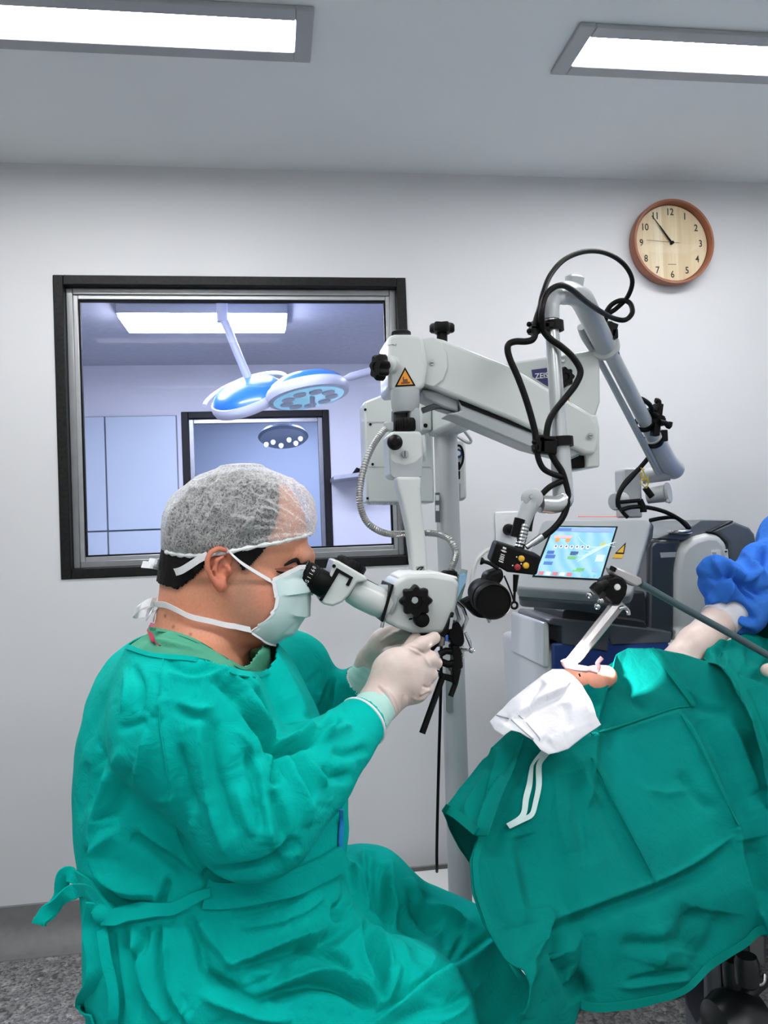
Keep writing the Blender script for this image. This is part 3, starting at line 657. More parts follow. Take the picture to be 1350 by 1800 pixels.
# tilting binocular tube
def ax_cyl(p, q, prof, Y, name, m, par, n=32, Y2=None):
    a = Vector(at(p[0], p[1], Y)); b = Vector(at(q[0], q[1], Y if Y2 is None else Y2)); L_ = (b - a).length
    return MB().lathe([(t * L_, r) for t, r in prof], a, b - a, n).build(name, m, par)
YE = 1.30
ax_cyl((690, 1062), (655, 1050), [(0, .030), (.35, .029), (.9, .024), (1, .020)], YE, 'tube_base', m_enamel2, bd)
tb = ax_cyl((684, 1068), (612, 1033), [(0, .020), (.12, .0225), (.3, .0245), (.7, .0245), (.92, .022), (1, .015)], YE - .012, 'binocular_tube', m_enamel, bd)
MB().prism(poly([(688, 1027), (693, 1028), (674, 1094), (669, 1092)], YM - .012), (0, .11, 0)).build('dovetail_ring', m_black, bd, .001)
MB().cyl(at(673, 1092, YM - .002), at(671, 1103, YM - .002), .003).build('lock_screw', m_chrome, bd)
hs = MB().prism(poly([(587, 984), (596, 986), (644, 1014), (647, 1022), (628, 1024), (614, 1046), (602, 1059), (585, 1066), (570, 1063), (560, 1056), (574, 1030)], YE - .045), (0, .115, 0)).build('prism_housing', m_enamel, bd, .009, seg=3)
MB().prism(poly([(592, 998), (621, 1015), (613, 1031), (608, 1028), (614, 1017), (596, 1007), (566, 1057), (561, 1055)], YE - .0475), (0, .003, 0)).build('housing_edge', m_black, hs, .0005)
MB().lathe([(0, .003), (.002, .003)], at(587, 995, YE - .0455), (0, -1, 0), 12).build('pivot_hole', m_black, hs)
ndir = (at(625, 977, YE) - at(611, 1003, YE)).normalized()
MB().knob(at(611, 1003, YE + .005), ndir, .0265, .019, 30, .012, 120).build('width_knob', m_black, hs)
MB().prism(poly([(645, 1018), (666, 1029), (661, 1033), (646, 1026)], YE - .01), (0, .05, 0)).build('scale_slot', m_black, tb)
m_print = mat('white print', (220, 222, 220), .5)
for dy, nm in ((-.032, 0), (.032, 1)):
    ep = ax_cyl((578, 1032), (521, 1000), [(0, .0185), (.05, .021), (.42, .0212), (.44, .0200), (.5, .0200), (.52, .0215), (.70, .0215), (.72, .0205), (.78, .0205), (.8, .022), (.93, .0235), (1.0, .0235), (1.001, .017), (.96, .015)], YE + dy, 'eyepiece', m_black, hs)
    if nm == 0:
        a_ = Vector(at(578, 1032, YE + dy)); b_ = Vector(at(521, 1000, YE + dy)); dx_ = (b_ - a_).normalized(); up_ = ndir; out = dx_.cross(up_).normalized()
        if out.y > 0: out = -out
        for k, s in enumerate('OSI160'):
            ang = math.radians(-38 + 17 * k); rad = out * math.cos(ang) + up_ * math.sin(ang); tg = -out * math.sin(ang) + up_ * math.cos(ang)
            text('scale_lettering', s, .009, a_ + (b_ - a_) * .61 + rad * .0219, tg, -dx_ if tg.cross(-dx_).dot(rad) > 0 else dx_, m_print, ep)
        for k in range(9):
            ang = math.radians(-30 + 12 * k); rad = out * math.cos(ang) + up_ * math.sin(ang)
            MB().box(a_ + (b_ - a_) * .83 + rad * .0226, (.0012, .0008, .0008)).build('scale_tick', m_print, ep)
# steel linkage and handle bracket on the far side of the optics
br = MB().prism(poly([(795, 1076), (799, 1077), (792, 1108), (781, 1122), (777, 1118), (786, 1098)], YM - .01), (0, .02, 0)).build('clip_arm', m_black, bd, .002)
MB().prism(poly([(792, 1086), (797, 1085), (794, 1105), (789, 1106)], YM - .013), (0, .004, 0)).build('clip_plate', m_chrome, br)
MB().prism(poly([(806, 1012), (822, 1002), (818, 1030), (808, 1062), (800, 1064), (806, 1035)], YM + .03), (0, .05, 0)).build('splash_plate', glass_mat('clear green plate', (.72, .86, .82, 1), .06), bd)
MB().tube([at(x, y, YM + .02) for x, y in ((803, 1058), (814, 1068), (821, 1088), (811, 1112), (806, 1124))], .0032, 8).build('link', m_chrome, bd)
MB().tube([at(x, y, YM + .03) for x, y in ((799, 1062), (807, 1088), (803, 1094))], .0035, 8).build('link', m_chrome, bd)
MB().prism(poly([(790, 1100), (806, 1092), (814, 1106), (818, 1128), (812, 1138), (796, 1134), (786, 1118)], YM), (0, .035, 0)).build('bracket', m_black, bd, .003)
MB().prism(poly([(783, 1118), (788, 1116), (788, 1127), (784, 1128)], YM - .012), (0, .01, 0)).build('blue_clip', mat('blue clip', (40, 96, 190), .4), bd, .001)
MB().prism(poly([(794, 1136), (806, 1132), (814, 1150), (815, 1174), (806, 1180), (794, 1184), (798, 1160)], YM + .002), (0, .03, 0)).build('bracket', m_black, bd, .003)
MB().tube([at(x, y, YM + .01) for x, y in ((772, 1150), (784, 1144), (800, 1146))], .0058, 10).build('cross_tube', m_black, bd)
MB().tube([at(x, y, YM + .01) for x, y in ((772, 1162), (788, 1168), (802, 1164))], .0062, 10).build('cross_tube', m_black, bd)
MB().tube([at(x, y, YM) for x, y in ((810, 1141), (829, 1143), (826, 1130), (818, 1112))], .0032, 8).build('lever', m_chrome, bd)
MB().ball(at(829, 1143, YM), .0052).build('lever_joint', m_chrome, bd)
MB().prism(poly([(796, 1176), (812, 1176), (806, 1204), (796, 1204)], YM + .005), (0, .02, 0)).build('grip_block', m_black, bd, .003)
MB().cyl(at(801, 1200, YM + .012), at(792, 1224, YM + .008), .0047).build('grip_rod', m_black, bd)
MB().prism(poly([(772, 1183), (800, 1189), (799, 1201), (773, 1193)], YM + .008), (0, .012, 0)).build('cross_bar', m_black, bd, .002)
MB().cyl(at(780, 1184, YM + .01), at(742, 1289, YM - .01), .0052).build('handle_rod', m_black, bd)
MB().tube(pxpath([(762, 1178), (772, 1180), (778, 1190)], YM, 5), .0014, 6).build('wire', m_black, bd)
MB().tube(pxpath([(812, 1160), (817, 1150), (822, 1156)], YM + .01, 5), .0008, 6).build('wire', m_white, bd)
MB().tube(pxpath([(826, 1064), (829, 1023), (836, 990), (852, 970), (870, 963)], YM + .06, 6), .0038, 8).build('drip_tube', m_white, bd, label='thin white tube')
MB().prism(poly([(738, 1128), (770, 1110), (776, 1130), (752, 1160), (740, 1150)], YM + .01), (0, .05, 0)).build('grip_head', m_black, bd, .006)

# ================================================================== articulated pipe arm with video camera
m_pipe = mat('grey pipe enamel', (176, 181, 184), .38, noise=(10, .03), coat=.2)
m_cable = mat('black cable', (6, 6, 7), .5, noise=(60, .2), spec=.18)
c2p = lambda x, y: (850 + x / 3.375, 400 + y / 3.375)
c4p = lambda x, y: (820 + x / 2.547, 820 + y / 2.547)
pbase = at(1110, 905, 2.17)
arm = thing('articulated_arm', 'grey jointed pipe arm above the console carrying looped black cables and a small camera', 'arm', pbase)
# pivot on the console
MB().prism(poly([(1095, 826), (1100, 822), (1128, 822), (1130, 910), (1098, 910)], 2.14), (0, .06, 0)).build('pivot_post', m_pipe, arm, .008)
MB().cyl(at(1128, 838, 2.15), at(1176, 830, 2.12), .021, .024).build('pivot_tube', m_pipe, arm)
MB().lathe([(0, .026), (.03, .026), (.034, .022)], at(1094, 881, 2.13), (-.9, -.45, 0), 28).build('brake_knob', m_pipe, arm)
MB().lathe([(0, .022), (.05, .024), (.056, .03), (.062, .028)], at(1138, 872, 2.13), (.75, -.65, .1), 28).build('brake_knob', m_pipe, arm)
MB().lathe([(0, .006), (.008, .005)], at(1172, 880, 2.08), (0, -1, 0), 12).build('screw', m_chrome, arm)
def seg(p, q, r, r2, name='pipe', n=28):
    return MB().cyl(at(*p), at(*q), r, r2, n).build(name, m_pipe, arm)
pa = pxpath([(1186, 826, 2.13), (1168, 806, 2.07), (1146, 764, 1.99)], n=4)
MB().tube([at(1190, 830, 2.14)] + pa, [.018] + [.0285] * len(pa), 28).build('pipe', m_pipe, arm)
seg((1150, 772, 2.0), (1066, 606, 1.655), .0185, .0165)
seg((1066, 612, 1.66), (1030, 540, 1.50), .0235, .0225)
MB().lathe([(0, .024), (.002, .030), (.014, .031), (.018, .024)], at(1066, 612, 1.66), at(1030, 540, 1.5) - at(1066, 612, 1.66), 28).build('collar', m_pipe, arm)
MB().tube(pxpath([(1033, 546, 1.51), (1022, 526, 1.46), (1005, 516, 1.41), (985, 516, 1.36), (972, 524, 1.325), (968, 540, 1.312), (968, 562, 1.31)], n=5), [.0225] * 6 + [.0215] * 8 + [.018] * 6 + [.0150] * 11, 24).build('elbow', m_pipe, arm)
MB().lathe([(0, .017), (.02, .018), (.024, .012)], at(1008, 507, 1.42), (.1, -.2, 1), 24).build('elbow_cap', m_pipe, arm)
m_bright = mat('polished pipe', (200, 204, 206), .25, .6, noise=(10, .02))
MB().cyl(at(968, 556, 1.31), at(986, 800, 1.30), .0125, .0125, 28).build('pipe', m_bright, arm)
MB().cyl(at(983, 770, 1.30), at(990, 872, 1.30), .0165, .0175, 28).build('pipe', m_pipe, arm)
for k in (0, 1):
    MB().cyl(at(1024 + 3 * k, 580, 1.62), at(1156 + 5 * k, 832, 2.1), .0050, .0068, 10).build('tie_rod', m_pipe, arm)
MB().tube(pxpath([(1021, 575, 1.6), (1027, 592, 1.63), (1040, 612, 1.66)], n=4), .008, 10).build('tie_rod_end', m_pipe, arm)
# cable clamps
def clamp(px, py, Y, axis, r, blocks, knobs=()):
    c = Vector(at(px, py, Y)); ax = Vector(axis).normalized(); a = ax.orthogonal().normalized(); b = ax.cross(a)
    h = MB().lathe([(-.008, r), (-.008, r + .005), (.008, r + .005), (.008, r)], c, ax, 24, caps=False).build('cable_clamp', m_black, arm)
    mb = MB()
    for (x, y, w_, h_, rot) in blocks:
        mb.box(at(px + x, py + y, Y - .012), (w_, .022, h_), Matrix.Rotation(math.radians(rot), 3, 'Y'))
    mb.build('clamp_jaw', m_black, h, .002)
    for (x, y) in knobs:
        MB().ball(at(px + x, py + y, Y - .018), .0045, 10, 8).build('clamp_screw', m_black, h)
vd = at(986, 800, 1.3) - at(968, 556, 1.31); pd = at(1066, 606, 1.655) - at(1150, 772, 2.0)
clamp(972, 574, 1.31, vd, .0135, [(-20, 2, .022, .016, 0), (-32, 3, .016, .022, 15), (-26, -6, .012, .012, 0), (-12, 0, .02, .01, 0)], [(-42, -4), (-42, 8), (-30, -10)])
clamp(985, 777, 1.30, vd, .0170, [(-24, 8, .03, .026, 8), (-38, 4, .016, .03, 0), (-26, -4, .03, .01, 0), (-44, 10, .008, .012, 0)], [(-46, 0), (-44, 14)])
clamp(1058, 592, 1.63, pd, .0215, [(14, -12, .024, .03, 20), (20, -4, .014, .02, 0), (8, 4, .02, .014, -20)], [(24, -14), (16, -24)])
clamp(1134, 742, 1.93, pd, .0205, [(14, -8, .05, .03, 30), (22, -22, .02, .03, 10), (24, 0, .03, .02, 0), (18, 14, .018, .03, 10)], [(8, -22), (34, 2)])
clamp(1150, 772, 1.99, pd, .0195, [(16, -6, .016, .03, 0)], [(20, -8)])
# fork of the lower clamp
for pts in ([(1150, 722), (1156, 716), (1158, 706), (1152, 704)], [(1160, 742), (1170, 744), (1176, 750), (1178, 742)], [(1140, 720), (1148, 726), (1156, 732)]):
    MB().tube(pxpath(pts, 1.90, 4), .0068, 10).build('clamp_fork', m_black, arm)
# cables
def cable(pts, r=.0048, conv=c2p, Y=1.285, name='cable', m=m_cable):
    q = [(*conv(p[0], p[1]), p[2] if len(p) > 2 else Y) for p in pts]
    return MB().tube(pxpath(q, n=6), r, 10).build(name, m, arm)
cable([(305, 590, 1.285), (312, 540), (335, 470, 1.29), (350, 400, 1.3), (395, 285, 1.34), (480, 190, 1.38), (600, 142, 1.42), (720, 150, 1.46), (825, 210, 1.5), (882, 310, 1.52), (855, 410, 1.54), (790, 478, 1.56), (735, 520, 1.57), (722, 570, 1.58)])
cable([(350, 600, 1.28), (345, 500, 1.27), (365, 410, 1.28), (410, 360, 1.29), (465, 343, 1.3), (525, 370, 1.33), (610, 440, 1.4), (690, 495, 1.47), (770, 538, 1.52), (840, 548, 1.53), (882, 505, 1.53), (868, 448, 1.54), (815, 432, 1.55), (755, 462, 1.56), (712, 530, 1.57)], .0052)
cable([(300, 600), (305, 635), (290, 665), (250, 676), (190, 676), (150, 692), (143, 730), (160, 790), (200, 880), (240, 985), (275, 1095), (300, 1190), (312, 1260)], .0056)
cable([(350, 560), (355, 610), (395, 660), (460, 705), (530, 770), (574, 850), (550, 925), (490, 1005), (420, 1090), (385, 1160), (370, 1260)], .0056)
cable([(312, 1290), (325, 1370), (355, 1430), (410, 1462), (470, 1480)], .0050)
cable([(380, 1300), (420, 1380), (465, 1450), (492, 1540), (500, 1600), (486, 1680), (455, 1740), (400, 1800), (330, 1850), (290, 1875)], .0056)
cable([(430, 65), (375, 90), (330, 135), (300, 195), (285, 250), (280, 290)], .0050, c4p)
cable([(740, 600, 1.62), (775, 660, 1.64), (795, 770, 1.69), (840, 900, 1.76), (890, 1000, 1.83), (940, 1018, 1.85), (985, 1050, 1.88), (1000, 1090, 1.9)], .0060)
cable([(995, 1345, 2.06), (950, 1400), (880, 1480), (820, 1550), (797, 1610), (800, 1660)], .0066, c2p, 2.06)
cable([(770, 10), (710, 70), (680, 125), (678, 170), (700, 205), (722, 228)], .0056, c4p, 2.07)
cable([(682, 160), (720, 157), (775, 152)], .0056, c4p, 2.06)
cable([(690, 195), (740, 182), (800, 182), (880, 200), (950, 235), (992, 275)], .0060, c4p, 2.06)
cable([(775, 150), (790, 185), (792, 205)], .009, c4p, 2.06)
cable([(820, 242), (870, 232), (930, 228), (975, 250), (1000, 278)], .0056, c4p, 2.08)
cable([(800, 95), (815, 115), (830, 135)], .009, c4p, 2.06)
m_yel = mat('yellow cord', (196, 170, 50), .5)
for pts in ([(780, 5), (800, 40), (780, 70), (800, 95)], [(795, 10), (785, 45), (815, 65), (805, 98)], [(775, 30), (795, 60), (815, 45), (800, 80)]):
    cable(pts, .0016, c4p, 2.05, 'yellow_cord', m_yel)
# lower end of the arm: swivel and camera head
MB().tube(pxpath([(990, 868, 1.30), (990, 880, 1.295), (975, 887, 1.29), (950, 886, 1.285)], n=5), [.0165] * 6 + [.015] * 10, 20).build('elbow', m_bright, arm)
MB().lathe([(-.014, .013), (-.012, .0165), (.012, .0165), (.014, .013)], at(935, 876, 1.275), (.15, 1, 0), 28).build('swivel', m_pipe, arm)
MB().lathe([(0, .004), (.003, .0035)], at(934, 873, 1.258), (0, -1, 0), 12).build('screw', m_chrome, arm)
MB().tube(pxpath([(936, 880), (926, 900), (917, 922)], 1.275, 4), [.0150] * 4 + [.0135] * 5, 20).build('drop_arm', m_pipe, arm)
MB().cyl(at(914, 912, 1.262), at(905, 944, 1.262), .009, .008).build('sleeve', m_black, arm)
k0, k1 = Vector(at(923, 922, 1.258)), Vector(at(913, 964, 1.258))
mb = MB(); n_ = 14; mb.lathe([(t / n_ * (k1 - k0).length, .0085 if t % 2 else .0074) for t in range(n_ + 1)], k0, k1 - k0, 20); mb.build('ribbed_connector', m_chrome, arm, ang=20)
MB().cyl(at(953, 943, 1.25), at(925, 962, 1.25), .006, .0045).build('plug', m_chrome, arm)
cam_box = MB().prism(poly([(873, 953, 1.235), (952, 978, 1.225), (944, 1012, 1.225), (892, 1006, 1.23), (861, 988, 1.25)], 1.23), (.008, .05, .004)).build('camera_box', m_black, arm, .004)
yb, rb = mat('yellow button', (214, 168, 40), .4), mat('red button', (150, 36, 40), .4)
for (x, y, mm) in ((916, 982, yb), (924, 994, yb), (909, 997, rb)):
    MB().lathe([(0, .0052), (.003, .005), (.0042, .003)], at(x, y, 1.2285), (0, -1, 0), 16).build('button', mm, cam_box)
    MB().lathe([(0, .0011), (.0008, .0011)], at(x - 8, y - 3, 1.2275), (0, -1, 0), 8).build('indicator', m_print, cam_box)
bxd = (Vector(at(888, 964, 1.23)) - Vector(at(881, 990, 1.23))).normalized(); byd = Vector((-.35, 0, .12)).normalized()
for k, (o_, w_, l_) in enumerate(((.000, .0075, .0016), (.0035, .0075, .0012), (.006, .0066, .0012), (.0085, .007, .0012), (.0115, .0064, .0012), (.0165, .0052, .0030), (.0215, .0056, .0030), (.0175, .0095, .0012))):
    c_ = Vector(at(880.5, 988, 1.2318)) + bxd * o_; t_ = Vector(at(884, 989, 1.23)) - Vector(at(876, 986, 1.23)); t_ = t_.normalized()
    MB().prism([c_ - t_ * w_ / 2, c_ + t_ * w_ / 2, c_ + t_ * w_ / 2 + bxd * l_, c_ - t_ * w_ / 2 + bxd * l_], (0, .001, 0)).build('printed_mark', m_print, cam_box)
ln0, ln1 = Vector(at(868, 1058, 1.19)), Vector(at(846, 1040, 1.30))
ll = (ln1 - ln0).length
MB().lathe([(.003, .001), (.003, .0245), (0, .0265), (.004, .0285), (.018, .0285), (.02, .0265), (.03, .0265), (.032, .0285), (.06, .0285), (.062, .026), (ll * .95, .024), (ll, .018)], ln0, ln1 - ln0, 40).build('lens_barrel', m_black, arm)
MB().prism(poly([(858, 1006), (884, 998), (888, 1016), (874, 1034), (852, 1030)], 1.235), (0, .04, 0)).build('lens_mount', m_black, arm, .006)
MB().prism(poly([(812, 1058), (832, 1048), (846, 1076), (860, 1088), (840, 1086)], 1.262), (0, .03, 0)).build('lens_bracket', m_black, arm, .004)
MB().cyl(at(858, 1086, 1.2), at(861, 1094, 1.2), .0035, .003).build('lock_pin', m_chrome, arm)
MB().tube(pxpath([(876, 1000, 1.22), (860, 990, 1.225), (845, 986, 1.23)], n=4), [.003] * 7 + [.006] * 2, 8).build('lever', m_black, arm)
MB().cyl(at(907, 1010, 1.23), at(905, 1040, 1.23), .0048, .003).build('hook_rod', m_black, arm)
MB().tube(pxpath([(905, 1038), (904, 1050), (904, 1058)], 1.23, 4), .0022, 8).build('hook_rod', m_black, arm)
hc = Vector(at(904, 1064, 1.23)); MB().tube([hc + Vector((.0052 * math.cos(t), 0, .0052 * math.sin(t))) for t in [2 * math.pi * k / 16 for k in range(17)]], .002, 8).build('hook_ring', m_black, arm)
MB().tube(pxpath([(886, 1012), (893, 1028), (900, 1046), (903, 1058)], 1.228, 4), .0013, 6).build('wire', m_black, arm)

# ================================================================== phaco console with touch screen
m_cd = mat('console dark grey', (72, 78, 86), .38, noise=(10, .04), coat=.2); m_cl = mat('console light grey', (196, 200, 200), .38, noise=(10, .02), coat=.2)
m_ck = mat('console charcoal', (38, 41, 46), .45, noise=(20, .08)); m_bez = mat('bezel grey', (164, 170, 174), .4, noise=(10, .03), coat=.2)
con = thing('surgical_console', 'grey eye surgery console with tilted colour touch screen against the wall', 'console', (at(1180, 1100, 2.3).x, 2.3, 0))
def pris(pts, Y, ext, name, m, par=con, bevel=.008, seg=3, conv=c4p):
    return MB().prism([at(*conv(p[0], p[1]), p[2] if len(p) > 2 else Y) for p in pts], ext).build(name, m, par, bevel, seg=seg)
# cabinet
c5p = lambda x, y: (984 + x / 3.689, 844 + y / 3.689)
m_cf = mat('console front grey', (54, 60, 68), .34, noise=(10, .04), coat=.3); m_ct = mat('console top grey', (98, 105, 110), .4, noise=(10, .03), coat=.2)
pris([(575, 430), (592, 402), (625, 384), (800, 384), (775, 440), (752, 560), (748, 1010), (730, 1050), (690, 1062), (330, 1022), (330, 950), (560, 965), (572, 940)], 2.135, (0, .33, 0), 'front_shell', m_cf, bevel=.014, conv=c5p)
pris([(750, 600), (772, 470), (812, 410), (880, 366), (960, 345), (1030, 346), (1096, 412), (1100, 520), (1104, 1130), (748, 1130)], 2.122, (0, .36, 0), 'side_cover', m_cl, bevel=.02, seg=4, conv=c5p)
pris([(628, 380), (730, 336), (850, 302), (912, 256), (1118, 260), (1128, 270), (970, 336), (880, 358), (800, 390)], 2.145, (0, .33, 0), 'top_cover', m_ct, bevel=.006, conv=c5p)
pris([(972, 336), (1130, 266), (1232, 308), (1266, 350), (1280, 430), (1284, 1130), (1108, 1130), (1101, 410), (1034, 344)], 2.128, (0, .34, 0), 'rear_shell', m_ct, bevel=.012, seg=3, conv=c5p)
pris([(966, 332), (1118, 260), (1130, 268), (976, 342)], 2.126, (0, .3, 0), 'top_seam', m_ck, bevel=.002, conv=c5p)
pris([(650, 470), (755, 466), (750, 500), (655, 504)], 2.1335, (0, .003, 0), 'front_badge', m_bez, bevel=.001, conv=c5p)
pris([(596, 268), (614, 300), (606, 372), (486, 600), (436, 640), (430, 600), (585, 300)], 2.045, (0, .05, 0), 'housing_side', m_cd, bevel=.005, conv=c5p)
MB().tube([Vector(at(*c4p(957, 299), 2.142)) + Vector((.030 * math.cos(t), .022 * math.sin(t), .004)) for t in [2 * math.pi * k / 24 for k in range(25)]], .006, 10).build('cable_port_ring', m_chrome, con)
MB().lathe([(0, .024), (.006, .024)], Vector(at(*c4p(957, 299), 2.142)), (0, 0, 1), 24).build('cable_port', m_ck, con)
lb = pris([(1097, 375), (1138, 375), (1140, 440), (1100, 440)], 2.119, (0, .003, 0), 'label_sheet', m_white, bevel=0)
for k in range(4): pris([(1102, 384 + 13 * k), (1118 + 5 * (k % 3), 384 + 13 * k), (1118 + 5 * (k % 3), 390 + 13 * k), (1102, 390 + 13 * k)], 2.117, (0, .002, 0), 'label_print', m_bez if k != 3 else mat('label orange', (216, 128, 84), .5), lb, 0)
lb = pris([(1153, 372), (1170, 370), (1174, 420), (1156, 422)], 2.119, (0, .003, 0), 'label_sheet', m_white, bevel=0)
pris([(1157, 378), (1167, 377), (1168, 384), (1158, 385)], 2.117, (0, .002, 0), 'label_print', m_ck, lb, 0)
# stepped neck and lower cabinet
pris([(500, 560), (800, 560), (812, 700), (800, 715), (480, 640)], 2.14, (0, .2, 0), 'neck', m_ck, bevel=.006)
pris([(432, 648), (450, 636), (800, 690), (812, 720), (812, 760), (432, 690)], 2.10, (0, .25, 0), 'neck_step', m_ck, bevel=.006)
pris([(370, 690), (385, 678), (640, 704), (920, 740), (915, 790), (650, 800), (640, 770), (632, 830), (430, 795), (428, 715), (372, 706)], 2.07, (0, .28, 0), 'tray', m_cd, bevel=.008)
cabt = at(*c4p(345, 700), 2.09); cabr = at(*c4p(1290, 800), 2.09)
MB().bounds((cabt.x, 2.09, .06), (cabr.x, 2.50, at(*c4p(700, 800), 2.09).z)).build('cabinet', m_cl, con, .015)
pris([(345, 705), (356, 695), (370, 706), (372, 800), (372, 900), (345, 900)], 2.085, (0, .3, 0), 'side_strip', m_cl, bevel=.006)
dz1 = at(*c4p(380, 790), 2.085).z; dz0 = at(*c4p(380, 935), 2.085).z
for k in range(4):
    zt = dz1 - k * (dz1 - dz0 + .012); zb = zt - (dz1 - dz0)
    if zb > .1: 
        dr = MB().bounds((at(*c4p(378, 800), 2.085).x, 2.075, zb), (at(*c4p(900, 800), 2.085).x, 2.0895, zt)).build('drawer', mat('drawer blue', (34, 58, 120), .4, coat=.2), con, .006)
for sx in (cabt.x + .06, cabr.x - .06):
    for yy in (2.15, 2.44):
        MB().cyl((sx - .015, yy, .0305), (sx + .015, yy, .0305), .03, n=18).build('caster', m_rubber, con)
# screen head
def plane_pt(u, v, C):  # bilinear on the four screen corners TL TR BR BL
    tl, tr, br_, bl = C; return (tl * (1 - u) + tr * u) * (1 - v) + (bl * (1 - u) + br_ * u) * v
B4 = [Vector(at(955, 912, 2.13)), Vector(at(1146, 913, 2.02)), Vector(at(1110, 1052, 1.93)), Vector(at(904, 1034, 2.04))]
nb = (B4[1] - B4[0]).cross(B4[3] - B4[0]).normalized()
if nb.y > 0: nb = -nb
# flatten the fourth corner into the plane
B4[2] = B4[2] - nb * (B4[2] - B4[0]).dot(nb)
xd = (B4[1] - B4[0]).normalized(); yd = nb.cross(xd)
if yd.z < 0: yd = -yd
def inset(d1, d2, d3, d4): return [plane_pt(d1, d2, B4), plane_pt(1 - d3, d2, B4), plane_pt(1 - d3, 1 - d4, B4), plane_pt(d1, 1 - d4, B4)]
def rnd(c, r=.07):
    out = []
    for i in range(4):
        p, a, b = c[i], c[i - 1], c[(i + 1) % 4]
        for t in range(5):
            s = t / 4; q = p + (a - p) * r * (1 - s) ** 2 + (b - p) * r * s ** 2; out.append(q)
    return out
scr = MB().prism(rnd(B4), -nb * .05).build('screen_housing', m_bez, con, .008, seg=3)
MB().prism(rnd([p - nb * .045 for p in inset(.02, .03, .02, -.03)]), -nb * .045).build('housing_back', m_cd, scr, .01)
MB().prism([p + nb * .0015 for p in inset(.115, .105, .285, .165)], -nb * .004).build('screen_border', m_black, scr)
# colour interface drawn by the screen itself
m_scr = bpy.data.materials.new('lit touch screen'); m_scr.use_nodes = True; nt = m_scr.node_tree; N = nt.nodes; L = nt.links; bs = N['Principled BSDF']
tcn = N.new('ShaderNodeTexCoord'); nz = N.new('ShaderNodeTexWave'); nz.inputs['Scale'].default_value = 9; nz.inputs['Distortion'].default_value = 6; nz.inputs['Detail'].default_value = 2; L.new(tcn.outputs['Object'], nz.inputs['Vector'])
r = N.new('ShaderNodeValToRGB'); r.color_ramp.elements[0].color = rgb((134, 196, 224)); r.color_ramp.elements[1].color = rgb((164, 210, 229)); L.new(nz.outputs['Fac'], r.inputs[0])
L.new(r.outputs[0], bs.inputs['Emission Color']); bs.inputs['Emission Strength'].default_value = .26; L.new(r.outputs[0], bs.inputs['Base Color']); bs.inputs['Roughness'].default_value = .25
S4 = inset(.135, .125, .30, .185)
pan = MB().prism([p + nb * .0022 for p in S4], -nb * .002).build('screen', m_scr, scr)
def ui(u0, v0, u1, v1, c, e=.2, ell=False, lift=.0030):
    m = MATS.get(('ui', c)) 
    if not m: m = mat('ui %d %d %d' % c, c, .4, emit=(c, e)); m.cycles.emission_sampling = 'NONE'; MATS[('ui', c)] = m
    if ell: pts = [plane_pt((u0 + u1) / 2 + (u1 - u0) / 2 * math.cos(t), (v0 + v1) / 2 + (v1 - v0) / 2 * math.sin(t), S4) for t in [2 * math.pi * k / 14 for k in range(14)]]
    else: pts = [plane_pt(u, v, S4) for u, v in ((u0, v0), (u1, v0), (u1, v1), (u0, v1))]
    MB().prism([p + nb * lift for p in pts], -nb * .0007).build('screen_icon', m, pan)
ui(.02, .02, .98, .10, (150, 176, 220)); ui(.05, .03, .30, .085, (90, 130, 200), lift=.0034)
ui(.06, .18, .36, .24, (226, 190, 190)); ui(.10, .23, .17, .32, (232, 160, 80), ell=True); ui(.27, .23, .34, .32, (232, 160, 80), ell=True)
for k in range(7): ui(.12 + .085 * k, .37, .18 + .085 * k, .45, (238, 240, 244), ell=True); 
for k in range(7): ui(.135 + .085 * k, .385, .165 + .085 * k, .425, (120, 110, 130), ell=True, lift=.0036)
ui(.05, .50, .16, .56, (70, 110, 190)); ui(.05, .58, .2, .65, (80, 120, 200)); ui(.06, .72, .2, .78, (90, 130, 205))
ui(.42, .50, .54, .57, (70, 100, 150)); ui(.40, .60, .54, .65, (120, 196, 120)); ui(.60, .88 - .06, .72, .87, (120, 196, 120))
ui(.84, .30, .93, .40, (200, 210, 120), ell=True); ui(.84, .55, .97, .68, (206, 226, 238)); ui(.84, .80, .92, .88, (150, 190, 230))
for k in range(5): ui(.04 + .11 * k, .92, .12 + .11 * k, .985, (224, 130, 140) if k % 2 == 0 else (240, 236, 236))
for k in range(3): ui(.70 + .09 * k, .93, .75 + .09 * k, .98, (120, 206, 220), ell=True)
ui(.55, .86, .68, .89, (120, 210, 140))
for j in range(7):   # swirls of the wallpaper
    pts = [plane_pt(.45 + .5 * t + .03 * j, .2 + .1 * j * .6 + .28 * math.sin(t * 2.2 + j * .5) * (1 - t * .4), S4) + nb * .0026 for t in [k / 10 for k in range(11)]]
    pts = [p for p in pts if (p - S4[1]).dot(xd) < 0]
    if len(pts) > 2: MB().tube(pts, .0007, 5).build('screen_swirl', mat('ui pale', (214, 236, 244), .4, emit=((214, 236, 244), .35)), pan)
wp = lambda u, v, l=.0018: plane_pt(u, v, B4) + nb * l
st = MB().prism([wp(.762, .475), (wp(.840, .475)), wp(.828, .32)], -nb * .002).build('warning_sticker', m_black, scr)
MB().prism([wp(.775, .462, .0022), wp(.830, .462, .0022), wp(.822, .36, .0022)], -nb * .001).build('sticker_field', yb, st)
MB().prism([wp(.758, .485), wp(.838, .485), wp(.832, .535), wp(.75, .535)], -nb * .002).build('warning_sticker', yb, scr)
rl0, rl1 = at(1016, 908, 2.11), at(1088, 908, 2.07); MB().tube([rl0, rl1], .0012, 6).build('indicator_strip', mat('thin red strip', (214, 110, 100), .4, emit=((214, 90, 80), .3)), scr)

